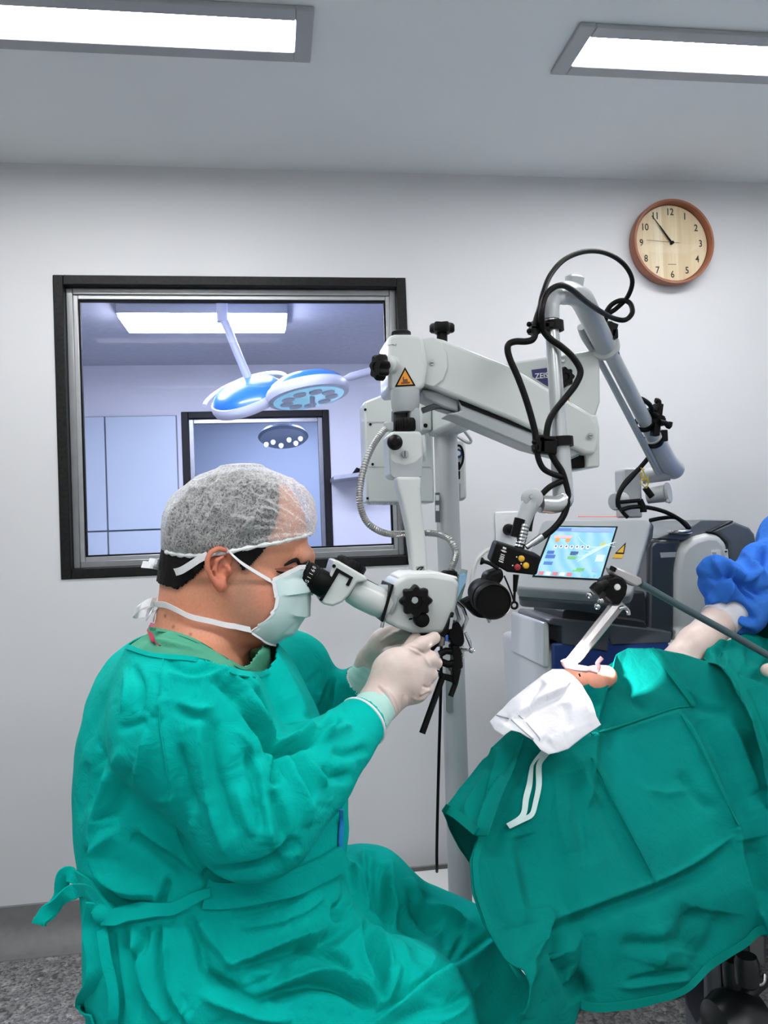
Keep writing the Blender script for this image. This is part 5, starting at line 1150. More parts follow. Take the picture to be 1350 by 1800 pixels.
def f_sl(P):
    d = d_cap(P, A(1302, 1050, 1.67), A(1350, 1000, 1.75), .066, .060)
    d = smin(d, d_ell(P, A(1272, 1024, 1.66), (.045, .06, .05)), .03)
    d = smin(d, d_ell(P, A(1305, 1090, 1.66), (.05, .05, .035)), .03)
    d = smin(d, d_cap(P, A(1350, 1000, 1.75), A(1420, 950, 1.84), .062, .08), .04)
    d = smin(d, d_cap(P, A(1400, 950, 1.83), (tx, ty - .14, 1.38), .09, .085), .05)
    d = smin(d, d_ell(P, (tx, ty, 1.18), (.17, .24, .34)), .06)
    d = smin(d, d_cap(P, (tx, ty, 1.0), (tx, ty, .22), .19, .24), .06)
    d = np.maximum(d, .16 - P[2])
    return d
Vs_, Fs_ = sdf_mesh(f_sl, (A(1236, 1020, 1.66)[0] - .06, 1.5, .15), (1.95, 2.46, 1.56), .008)
Vs_, Fs_ = subdivide(smooth_verts(Vs_, Fs_, 4), Fs_)
N_ = vnormals(Vs_, Fs_)
c3b = c2b
SST = [('r', .012, 7, c3b((490, 640), (560, 560), (600, 530), (690, 500))), ('v', .016, 7, c3b((580, 690), (640, 650), (720, 610), (790, 600))), ('r', .012, 7, c3b((690, 510), (800, 600), (920, 690), (1000, 560))), ('v', .014, 6, c3b((790, 630), (870, 740), (960, 850), (1000, 900))),
       ('r', .010, 6, c3b((560, 800), (650, 870), (740, 850), (790, 690))), ('v', .014, 7, c3b((620, 870), (740, 920), (860, 960), (980, 1080))), ('r', .012, 8, c3b((520, 860), (650, 960), (800, 1060), (950, 1150))), ('v', .012, 7, c3b((760, 1060), (850, 1120), (960, 1180))),
       ('r', .014, 8, c3b((900, 420), (980, 560), (930, 690))), ('v', .014, 8, c3b((1040, 330), (1060, 480), (1010, 570))), ('r', .012, 8, c3b((1000, 600), (1060, 650), (1120, 740))), ('v', .012, 8, c3b((860, 660), (960, 740), (1110, 850))), ('r', .010, 6, c3b((640, 540), (660, 620), (600, 680)))]
D = fold_strokes(Vs_, N_, [(k, a * 1.9, w_ * .9, p) for k, a, w_, p in SST]) + ridged(Vs_, 26, .016, 41)
Vs_ = Vs_ + N_ * D[:, None]
me = np_mesh('gown', Vs_, Fs_); smooth_mesh(me, 180); link_mesh('gown', me, m_blue, asst, )
MB().lathe([(-.06, .1), (-.02, .104), (.04, .09), (.08, .06), (.1, .01)], (tx - .02, ty, 1.70), (.1, 0, 1), 28).build('cap', m_blue, asst)
MB().lathe([(0, .022), (.008, .045), (.026, .064), (.046, .074), (.06, .078)], (tx - .132, ty, 1.612), (1, 0, 0), 24).build('mask', m_gauze, asst)
MB().ball(at(1352, 1178, 1.40), (.016, .014, .013)).build('fingertip', m_glove, asst)

# ================================================================== the surgeon
YP = 1.30                                    # plane through the middle of his head
S = lambda x, y, Y_=YP: np.array(at(x, y, Y_))
def refine(fn, V, Fq, it=2):
    V, Fq = subdivide(V, Fq)
    for _ in range(it):
        N_ = vnormals(V, Fq); d = fn((V[:, 0], V[:, 1], V[:, 2])); V = V - N_ * np.clip(d, -.004, .004)[:, None] * .8
    return V, Fq
def px_rows(rows, grow=0, growy=0, Yc=YP):
    out = []
    for py, l, r_, hw, *sp in rows:
        a, b = S(l - grow, py, Yc), S(r_ + grow, py, Yc); out.append(((a[2] + b[2]) / 2, a[0], b[0], Yc, hw + growy, sp[0] if sp else .45))
    return out
HEAD = [(834, 402, 446, .028), (842, 368, 480, .050), (858, 336, 506, .066), (880, 314, 524, .076), (905, 301, 535, .081), (930, 296, 540, .083), (950, 294, 541, .083), (968, 296, 541, .082), (982, 298, 539, .080, .46), (996, 301, 531, .079, .47), (1010, 304, 531, .078, .48),
        (1030, 306, 533, .078, .5), (1050, 306, 533, .077, .52), (1070, 308, 528, .075, .52), (1090, 318, 518, .071, .52), (1108, 334, 504, .064, .52), (1124, 354, 488, .053, .52), (1136, 382, 470, .036, .5)]
person = thing('person', 'surgeon in teal gown, bouffant cap and mask seated at the microscope eyepieces', 'person', (S(330, 1700)[0], YP, 0))
def f_head(P, g=0.0):
    d = d_slices(P, px_rows(HEAD, g * 1100, g), 2.25)
    return d
def f_body(P):
    d = f_head(P)
    d = smin(d, d_cap(P, S(536, 986), S(553, 1026), .010, .014), .012)                                  # nose
    d = smin(d, d_cap(P, S(531, 980, YP - .050), S(540, 977, YP), .009, .010), .012)                     # brow, near
    d = smin(d, d_cap(P, S(531, 980, YP + .050), S(540, 977, YP), .009, .010), .012)
    d = smin(d, d_ell(P, S(462, 1060, YP - .046), (.036, .022, .038)), .03)                              # cheeks
    d = smin(d, d_ell(P, S(462, 1060, YP + .046), (.036, .022, .038)), .03)
    for sy in (-1, 1): d = smin(d, d_ell(P, S(513, 1003, YP + sy * .040), (.016, .016, .013)), .008)      # closed lids
    d = smin(d, d_cap(P, S(356, 1015), S(344, 1160), .062, .070, .95), .03)                              # neck
    d = smin(d, d_cap(P, S(345, 1165), S(320, 1215, YP - .15), .060, .052), .04)
    d = smin(d, d_cap(P, S(345, 1165), S(400, 1195, YP + .15), .060, .052), .04)
    d = smin(d, d_cap(P, S(340, 1310), S(370, 1560), .12, .15, 1.25), .06)                               # trunk
    d = smin(d, d_cap(P, S(320, 1240, 1.10), S(450, 1420, 1.075), .045, .034), .03)                       # near arm
    d = smin(d, d_cap(P, S(450, 1420, 1.075), S(668, 1234, 1.228), .034, .017), .02)
    d = smin(d, d_cap(P, S(510, 1200, 1.49), S(560, 1290, 1.52), .048, .042), .03)
    d = smin(d, d_cap(P, S(560, 1290, 1.52), S(648, 1168, 1.43), .034, .017), .02)
    d = smin(d, d_cap(P, S(668, 1234, 1.228), S(720, 1172, 1.236), .020, .018, .5), .02)
    d = smin(d, d_cap(P, S(648, 1168, 1.43), S(688, 1136, 1.415), .018, .018, .5), .02)
    d = smin(d, d_cap(P, S(350, 1650, 1.40), S(640, 1615, 1.43), .085, .070), .05); d = smin(d, d_cap(P, S(640, 1615, 1.43), S(790, 1695, 1.49), .070, .062), .04)                        # thighs
    d = smin(d, d_cap(P, S(340, 1690, 1.20), S(700, 1850, 1.13), .095, .065), .05)
    kf, kn = S(790, 1695, 1.49), S(700, 1850, 1.13)
    for k_, q in ((kf, (.42, 1.50, .09)), (kn, (.20, 1.14, .09))):
        d = smin(d, d_cap(P, k_, q, .062, .042), .03); d = smin(d, d_cap(P, (q[0], q[1], .05), (q[0] + .17, q[1] - .01, .035), .048, .034), .03)
    return d
def pushout(V, off, it=5):
    V = np.array(V, float).copy(); e_ = .002
    for _ in range(it):
        g_ = np.stack([(f_body(tuple((V + e_ * np.eye(3)[i]).T)) - f_body(tuple((V - e_ * np.eye(3)[i]).T))) for i in range(3)], 1); g_ /= np.linalg.norm(g_, axis=1)[:, None] + 1e-9
        V = V + g_ * np.clip(off - f_body(tuple(V.T)), 0, .02)[:, None]
    return V
def skin_path(pts, off, n=5): return [Vector(p) for p in pushout([np.array(at(*p)) for p in spline(pts, n)], off)]
Vb, Fb = sdf_mesh(f_body, (-.50, .93, -.01), (.72, 1.66, 1.46), .0075)
Vb, Fb = refine(f_body, smooth_verts(Vb, Fb, 2), Fb)
Vb = smooth_verts(Vb, Fb, 2)
def mid_px(V):
    Q = V.copy(); Q[:, 1] = YP; return proj(Q)
def in_poly(x, y, P):
    ins = np.zeros(x.shape, bool); n = len(P)
    for i in range(n):
        (x1, y1), (x2, y2) = P[i], P[(i + 1) % n]; c = ((y1 > y) != (y2 > y)); t = (x2 - x1) * (y - y1) / (y2 - y1 if y2 != y1 else 1e-9) + x1; ins ^= c & (x < t)
    return ins
def soft(x, y, c, r): return np.exp(-(((x - c[0]) / r[0]) ** 2 + ((y - c[1]) / r[1]) ** 2))
mx_, my_ = mid_px(Vb)
col = np.tile(np.array(rgb((214, 148, 118))[:3]), (len(Vb), 1))
def blend(mask, c): 
    global col
    col = col * (1 - mask[:, None]) + np.array(rgb(c)[:3]) * mask[:, None]
blend(np.clip(soft(mx_, my_, (455, 1090), (40, 46)) + soft(mx_, my_, (430, 1040), (22, 50)), 0, 1) * .55, (150, 120, 102))       # stubble
blend(soft(mx_, my_, (466, 1046), (22, 26)) * .5, (214, 126, 104))
blend(soft(mx_, my_, (320, 1080), (60, 40)) * .3, (216, 150, 120))
blend(soft(mx_, my_, (505, 985), (60, 20)) * .3, (186, 116, 86))
for c_ in ((297, 1078), (313, 1094), (343, 1104), (280, 1060)): blend(soft(mx_, my_, c_, (2.2, 2.2)) * (Vb[:, 1] < YP) * .9, (96, 56, 44))
me = np_mesh('body', Vb, Fb); smooth_mesh(me, 180)
ca_ = me.color_attributes.new('tone', 'FLOAT_COLOR', 'POINT'); ca_.data.foreach_set('color', np.concatenate([col, np.ones((len(col), 1))], 1).astype(np.float32).ravel())
m_face_skin = bpy.data.materials.new('surgeon skin'); m_face_skin.use_nodes = True; nt = m_face_skin.node_tree; N = nt.nodes; L = nt.links; bs = N['Principled BSDF']
at_ = N.new('ShaderNodeVertexColor'); at_.layer_name = 'tone'; tcn = N.new('ShaderNodeTexCoord'); nz = N.new('ShaderNodeTexNoise'); nz.inputs['Scale'].default_value = 260; nz.inputs['Detail'].default_value = 4; L.new(tcn.outputs['Object'], nz.inputs['Vector'])
mr = N.new('ShaderNodeMapRange'); mr.inputs[3].default_value = .82; mr.inputs[4].default_value = 1.16; L.new(nz.outputs['Fac'], mr.inputs[0])
mm = N.new('ShaderNodeVectorMath'); mm.operation = 'SCALE'; L.new(at_.outputs[0], mm.inputs[0]); L.new(mr.outputs[0], mm.inputs['Scale']); L.new(mm.outputs[0], bs.inputs['Base Color'])
bs.inputs['Roughness'].default_value = .48;
bp = N.new('ShaderNodeBump'); bp.inputs['Strength'].default_value = .15; bp.inputs['Distance'].default_value = .001; L.new(nz.outputs['Fac'], bp.inputs['Height']); L.new(bp.outputs[0], bs.inputs['Normal'])
body_o = link_mesh('body', me, m_face_skin, person)
bb = bvh_of(Vb, Fb)
# ---- ear
m_ear = mat('ear skin', (206, 118, 92), .5, noise=(50, .08), c2=(216, 136, 108))
def f_ear(P, s=-1):
    y = lambda o: YP + s * o
    d = 1e3
    hel = [S(403, 988, y(.082)), S(404, 975, y(.090)), S(396, 967, y(.095)), S(383, 964, y(.100)), S(370, 971, y(.104)), S(364, 985, y(.106)), S(365, 1000, y(.104)), S(371, 1014, y(.100)), S(379, 1026, y(.096))]
    for a, b in zip(hel[:-1], hel[1:]): d = np.minimum(d, d_cap(P, a, b, .0040, .0040)) if not np.isscalar(d) else d_cap(P, a, b, .0040, .0040)
    d = smin(d, d_ell(P, S(388, 1029, y(.092)), (.009, .007, .011)), .006)
    d = smin(d, d_ell(P, S(385, 997, y(.080)), (.017, .011, .028)), .004)
    ant = [S(391, 979, y(.094)), S(381, 985, y(.098)), S(377, 1000, y(.097)), S(383, 1014, y(.094)), S(394, 1017, y(.092))]
    for a, b in zip(ant[:-1], ant[1:]): d = smin(d, d_cap(P, a, b, .0032, .0032), .003)
    d = smin(d, d_cap(P, S(402, 1000, y(.090)), S(404, 1008, y(.086)), .0045, .004), .004)
    d = np.maximum(d, -d_ell(P, S(392, 1001, y(.1)), (.0085, .012, .0115)))
    return d
for s in (-1, 1):
    lo = S(355, 1045, YP + s * .09) - .02; hi = S(410, 958, YP + s * .09) + .02; lo[1], hi[1] = YP + s * .095 - .03, YP + s * .095 + .03
    Ve, Fe = sdf_mesh(lambda P: f_ear(P, s), lo, hi, .0017); Ve = smooth_verts(Ve, Fe, 2)
    me = np_mesh('ear', Ve, Fe); smooth_mesh(me, 180); link_mesh('ear', me, m_ear, person)
# ---- hair
m_hair = mat('dark hair', (12, 10, 9), .6, spec=.2, noise=(200, .4), bump=(500, .6, .002))
HP = [(489, 820), (491, 905), (482, 930), (468, 964), (452, 984), (430, 1003), (420, 985), (406, 968), (376, 968), (368, 990), (352, 1010), (324, 1032), (300, 1024), (280, 985), (270, 900), (330, 800)]
f_hair = lambda P: f_head(P, .0045)
Vh, Fh = sdf_mesh(f_hair, S(275, 1060, YP) - [.02, .11, 0], S(560, 818, YP) + [0, .11, .02], .005); Vh, Fh = refine(f_hair, Vh, Fh)
hx, hy = mid_px(Vh); keep = in_poly(hx, hy, HP); fk = keep[Fh].all(1)
Vh = pushout(Vh, .0045); Nh = vnormals(Vh, Fh); Vh = Vh + Nh * (lump(Vh * [1, 1, .35], 260, .0012, 9))[:, None]
def submesh(V, Fq):
    u, inv = np.unique(Fq, return_inverse=True); return V[u], inv.reshape(Fq.shape)
Vh, Fh = submesh(Vh, Fh[fk]); me = np_mesh('hair', Vh, Fh); smooth_mesh(me, 180); o = link_mesh('hair', me, m_hair, person); sd = o.modifiers.new('thick', 'SOLIDIFY'); sd.thickness = .004; sd.offset = -1
# eyebrow and lashes
for s in (-1, 1):
    MB().tube(skin_path([(500, 994, YP + s * .070), (512, 987, YP + s * .064), (525, 983, YP + s * .054), (537, 983, YP + s * .040)], .0006, 3), [.0012, .002, .0027, .0031, .0033, .0033, .0031, .0028, .0024, .0018], 8).build('eyebrow', m_hair, person)
    MB().tube(skin_path([(486, 1004, YP + s * .074), (500, 1008, YP + s * .066), (516, 1007, YP + s * .052)], .0006, 3), [.0008, .0015, .0022, .0026, .0026, .0024, .0018], 8).build('eyelashes', m_hair, person)
    MB().tube(skin_path([(484, 1000, YP + s * .074), (498, 999, YP + s * .067), (514, 998, YP + s * .055)], .0004, 3), .0012, 6).build('eyelid_fold', mat('eyelid shade', (150, 88, 66), .6), person)
# ---- bouffant cap
CAPROWS = [(824, 400, 446, .030)] + [(py, l, r_, hw) for py, l, r_, hw, *_ in HEAD[1:10]]
f_cap = lambda P: smin(d_slices(P, px_rows(CAPROWS, 9, .009), 2.2), d_ell(P, S(425, 905), (.118, .088, .078)), .02)
Vc, Fc = sdf_mesh(f_cap, S(268, 1010, YP) - [.02, .12, 0], S(575, 812, YP) + [0, .12, .02], .005); Vc, Fc = refine(f_cap, Vc, Fc)
cx_, cy_ = mid_px(Vc)
edge = np.interp(cx_, [270, 288, 320, 362, 410, 475, 549, 570], [962, 970, 979, 979, 971, 959, 941, 938])
fk = (cy_ < edge)[Fc].all(1)
Nc = vnormals(Vc, Fc)
CST = []
rs = random.Random(5)
for k in range(15):   # pleats fanning out from the gathered front
    a = math.radians(100 + k * 9 + rs.uniform(-3, 3)); r1_ = rs.uniform(90, 150); r0_ = rs.uniform(4, 22)
    CST.append(('r', .0065, rs.uniform(2.2, 4), [(546 + math.cos(a) * r0_, 934 - math.sin(a) * r0_), (546 + math.cos(a) * r1_ * .5, 934 - math.sin(a) * r1_ * .5 - 4), (546 + math.cos(a) * r1_, 934 - math.sin(a) * r1_)]))
for k in range(26):   # vertical gathers along the back
    x0 = 292 + k * 5.5; CST.append(('r', .0055, rs.uniform(1.6, 2.8), [(x0 + rs.uniform(-2, 2), 972), (x0 - 3 + rs.uniform(-4, 4), 950 - rs.uniform(0, 10)), (x0 + 4 + rs.uniform(-8, 8) + k * .8, 915 - rs.uniform(0, 40))]))
for k in range(40):
    x0, y0 = rs.uniform(330, 500), rs.uniform(840, 930); a = rs.uniform(0, 3.14); l = rs.uniform(8, 22); CST.append((rs.choice('rv'), .0042, rs.uniform(1.8, 3), [(x0, y0), (x0 + l * .5 * math.cos(a) + rs.uniform(-4, 4), y0 + l * .5 * math.sin(a) + rs.uniform(-4, 4)), (x0 + l * math.cos(a), y0 + l * math.sin(a))]))
Dc = fold_strokes(Vc, Nc, CST) + lump(Vc, 110, .0016, 3)
Vc = Vc + Nc * Dc[:, None]
Vc2, Fc2 = submesh(Vc, Fc[fk])
m_cap = bpy.data.materials.new('sheer white nonwoven'); m_cap.use_nodes = True; nt = m_cap.node_tree; N = nt.nodes; L = nt.links
for n in list(N): N.remove(n)
out = N.new('ShaderNodeOutputMaterial'); tr = N.new('ShaderNodeBsdfTransparent'); df = N.new('ShaderNodeBsdfDiffuse'); df.inputs[0].default_value = (.86, .87, .88, 1); tl = N.new('ShaderNodeBsdfTranslucent'); tl.inputs[0].default_value = (.86, .87, .88, 1)
m1 = N.new('ShaderNodeMixShader'); m1.inputs[0].default_value = .3; L.new(df.outputs[0], m1.inputs[1]); L.new(tl.outputs[0], m1.inputs[2])
tcn = N.new('ShaderNodeTexCoord'); vo = N.new('ShaderNodeTexVoronoi'); vo.feature = 'DISTANCE_TO_EDGE'; vo.inputs['Scale'].default_value = 120
nd = N.new('ShaderNodeTexNoise'); nd.inputs['Scale'].default_value = 45; nd.inputs['Detail'].default_value = 4; L.new(tcn.outputs['Object'], nd.inputs['Vector'])
mxv = N.new('ShaderNodeMixRGB'); mxv.inputs[0].default_value = .045; L.new(tcn.outputs['Object'], mxv.inputs[1]); L.new(nd.outputs['Color'], mxv.inputs[2]); L.new(mxv.outputs[0], vo.inputs['Vector'])
rp = N.new('ShaderNodeValToRGB'); rp.color_ramp.elements[0].color = (.50, .50, .50, 1); rp.color_ramp.elements[0].position = 0; rp.color_ramp.elements[1].color = (.20, .20, .20, 1); rp.color_ramp.elements[1].position = .14; L.new(vo.outputs['Distance'], rp.inputs[0])
lw = N.new('ShaderNodeLayerWeight'); lw.inputs[0].default_value = .35; ad = N.new('ShaderNodeMath'); ad.operation = 'MULTIPLY_ADD'; ad.inputs[1].default_value = .55; L.new(lw.outputs['Facing'], ad.inputs[0]); L.new(rp.outputs[0], ad.inputs[2])
nf = N.new('ShaderNodeTexNoise'); nf.inputs['Scale'].default_value = 75; nf.inputs['Detail'].default_value = 6; nf.inputs['Roughness'].default_value = .65; nf.inputs['Distortion'].default_value = 2.5; L.new(tcn.outputs['Object'], nf.inputs['Vector'])
rf = N.new('ShaderNodeValToRGB'); rf.color_ramp.elements[0].position = .46; rf.color_ramp.elements[0].color = (0, 0, 0, 1); rf.color_ramp.elements[1].position = .54; rf.color_ramp.elements[1].color = (0, 0, 0, 1); e_ = rf.color_ramp.elements.new(.5); e_.color = (.30, .30, .30, 1); L.new(nf.outputs['Fac'], rf.inputs[0])
ad2 = N.new('ShaderNodeMath'); L.new(ad.outputs[0], ad2.inputs[0]); L.new(rf.outputs[0], ad2.inputs[1])
cl = N.new('ShaderNodeClamp'); L.new(ad2.outputs[0], cl.inputs[0])
mx2 = N.new('ShaderNodeMixShader'); L.new(cl.outputs[0], mx2.inputs[0]); L.new(tr.outputs[0], mx2.inputs[1]); L.new(m1.outputs[0], mx2.inputs[2]); L.new(mx2.outputs[0], out.inputs[0])
me = np_mesh('bouffant_cap', Vc2, Fc2); smooth_mesh(me, 180); cap_o = link_mesh('bouffant_cap', me, m_cap, person); cap_o['label'] = 'sheer white bouffant cap'
bc = bvh_of(Vc2, Fc2); bc_full = bvh_of(Vc, Fc)
ep_ = []
for q in spline([(292, 970), (320, 976), (362, 976), (410, 968), (475, 956), (520, 946), (546, 938)], 8):
    p, n = hit(bc_full, q[0], q[1], .0005, YP); ep_.append(p)
m_el = mat('white elastic', (226, 230, 232), .8, bump=(400, .5))
loop = ep_ + [Vector((p.x, 2 * YP - p.y, p.z)) for p in ep_[::-1]] + [ep_[0]]
MB().tube(loop, [.0030 + .0011 * math.sin(i * 1.9) for i in range(len(loop))], 8).build('elastic_edge', m_el, cap_o)
# ---- face mask
m_mask = mat('pale blue-green mask', (198, 220, 220), .8, noise=(30, .03), bump=(600, .25, .0006)); m_maskw = mat('white mask tape', (232, 234, 238), .8, bump=(500, .25, .0006))
Ee = [(476, 1021), (482, 1046), (479, 1068), (462, 1086), (439, 1101)]; Ff_ = [(528, 992), (541, 1020), (543, 1050), (536, 1082), (513, 1111), (482, 1131)]
nS, nT = 44, 49; Gm = np.zeros((nS, nT, 3))
for i in range(nS):
    s = i / (nS - 1); e = curve_at(Ee, s); f = curve_at(Ff_, s)
    pe = S(e[0], e[1], YP - .074); pf = S(f[0], f[1], YP)
    hw = .074 - .016 * s
    pl = ((s * 3.5) % 1.0) ** 1.5 * .0075 if .1 < s < .97 else 0
    for j in range(nT):
        t = (j / (nT - 1)) * 2 - 1; th = (1 - abs(t)) * math.pi / 2
        p = pe + (pf - pe) * math.sin(th) ** .85; y = hw * math.cos(th) ** .9
        nrm = np.array([math.sin(th) * .9, 0, 0]) ; p = p + nrm * pl; Gm[i, j] = (p[0] + .002, YP + (y + pl * math.cos(th)) * np.sign(t), p[2])
Gv = Gm.reshape(-1, 3).copy()
for _ in range(6):
    e_ = .002; g_ = np.stack([(f_body(tuple((Gv + e_ * np.eye(3)[i]).T)) - f_body(tuple((Gv - e_ * np.eye(3)[i]).T))) for i in range(3)], 1); g_ /= np.linalg.norm(g_, axis=1)[:, None] + 1e-9
    dd_ = f_body(tuple(Gv.T)); Gv = Gv + g_ * np.clip(.0045 - dd_, 0, .02)[:, None]
Gm = Gv.reshape(Gm.shape)
me = np_mesh('face_mask', Gm.reshape(-1, 3), grid_faces(nS, nT)); smooth_mesh(me, 50); mask_o = link_mesh('face_mask', me, m_mask, person); sd = mask_o.modifiers.new('th', 'SOLIDIFY'); sd.thickness = .0015; sd.offset = 0
mask_o['label'] = 'pale blue-green pleated face mask'
for row, nm in ((Gm[0], 'nose_edge'), (Gm[-1], 'chin_edge')):
    MB().ribbon([Vector(p) for p in row], Vector((.0, 0, .0035)), .0022).build(nm, m_maskw, mask_o)
for j in (0, nT - 1): MB().ribbon([Vector(p) for p in Gm[:, j]], Vector((.0028, 0, .0008)), .0022).build('side_binding', m_maskw, mask_o)
def strap(pts, w, name='strap', off=.0022, bv=bb): return band_on(bv, pts, w, off, name, m_maskw, mask_o, 6, .0012, YP - .08)
MB().ribbon([at(*p) for p in spline([(477, 1022, YP - .076), (450, 1006, YP - .088), (425, 990, YP - .095), (408, 975, YP - .098), (400, 966, YP - .098)], 5)], [Vector((.002, 0, -.0042))] * 21, .0012).build('strap', m_maskw, mask_o)
MB().ribbon([at(*p) for p in spline([(364, 976, YP - .098), (350, 983, YP - .096), (335, 993, YP - .088), (318, 1003, YP - .075), (304, 1006, YP - .055), (294, 1003, YP - .03), (286, 997, YP)], 5)], [Vector((.001, 0, -.0055))] * 31, .0012).build('strap', m_maskw, mask_o)
MB().ribbon(skin_path([(441, 1101, YP - .066), (405, 1100, YP - .078), (370, 1092, YP - .082), (335, 1084, YP - .082), (310, 1072, YP - .075), (292, 1064, YP - .06), (278, 1062, YP - .03), (274, 1062, YP)], .004), [Vector((.001, 0, -.0045))] * 36, .0012).build('strap', m_maskw, mask_o)
for pts, w_ in (([(288, 996), (276, 988), (262, 986), (276, 992), (288, 997)], .004), ([(288, 998), (270, 994), (250, 992)], .005), ([(280, 1060), (265, 1058), (248, 1066), (236, 1078), (248, 1080), (266, 1072), (280, 1063)], .006), ([(280, 1060), (284, 1048), (288, 1036)], .006), ([(278, 1064), (266, 1076), (258, 1088)], .003), ([(282, 1062), (272, 1080), (270, 1092)], .002)):
    MB().ribbon([at(p[0], p[1], YP - .02 + .006 * math.sin(i)) for i, p in enumerate(spline(pts, 4))], Vector((w_ * .3, .002, w_)), .0012).build('knot_tail', m_maskw, mask_o)

# ---- gown
TORSO = [(py, l + 10, r_, hw) for py, l, r_, hw in [(1085, 258, 420, .072), (1104, 246, 446, .098), (1122, 215, 470, .130), (1142, 190, 492, .165), (1170, 168, 512, .188), (1210, 150, 535, .204), (1260, 139, 558, .214), (1330, 131, 588, .216), (1400, 130, 612, .214), (1460, 137, 614, .212), (1510, 146, 606, .208), (1550, 156, 604, .206), (1590, 160, 612, .212), (1650, 160, 640, .225), (1720, 156, 655, .235), (1790, 150, 650, .245), (1900, 142, 640, .255), (2060, 136, 630, .265)]]
def f_gown(P, g=0.0):
    d = d_slices(P, px_rows(TORSO), 2.35)
    d = smin(d, d_cap(P, S(316, 1188, 1.15), S(336, 1262, 1.085), .088, .098), .05)
    d = smin(d, d_cap(P, S(336, 1262, 1.085), S(452, 1420, 1.055), .096, .078), .04)
    d = smin(d, d_cap(P, S(452, 1425, 1.055), S(540, 1360, 1.11), .077, .062), .035)
    d = smin(d, d_cap(P, S(540, 1360, 1.11), S(634, 1271, 1.192), .060, .041), .03)
    d = smin(d, d_cap(P, S(505, 1185, 1.47), S(558, 1275, 1.52), .082, .072), .05)
    d = smin(d, d_cap(P, S(558, 1280, 1.52), S(634, 1204, 1.435), .070, .036), .03)
    d = smin(d, d_cap(P, S(380, 1640, 1.41), S(640, 1596, 1.43), .110, .098), .05)
    d = smin(d, d_cap(P, S(640, 1600, 1.43), S(796, 1690, 1.485), .098, .088), .04)
    d = smin(d, d_cap(P, S(796, 1695, 1.485), (.46, 1.48, .30), .084, .10), .05)
    d = smin(d, d_cap(P, S(350, 1690, 1.19), S(690, 1830, 1.15), .125, .105), .09)
    d = smin(d, d_cap(P, S(690, 1830, 1.15), (.24, 1.15, .30), .10, .11), .06)
    d = smin(d, d_cap(P, S(700, 1800, 1.20), S(800, 1700, 1.42), .075, .085), .09)
    return np.maximum(d, .30 - P[2])
def f_gown_cut(P): return f_gown(P)
Vg, Fg = sdf_mesh(f_gown, (-.52, .90, .29), (.62, 1.70, 1.26), .0068)
Vg = smooth_verts(Vg, Fg, 3); Vg, Fg = subdivide(Vg, Fg); Vg = smooth_verts(Vg, Fg, 2)
Ng = vnormals(Vg, Fg)
a_ = lambda *q: [(x / 2.4, 1050 + y / 2.4) for x, y in q]
b_ = lambda *q: [(400 + x / 2.4, 1050 + y / 2.4) for x, y in q]
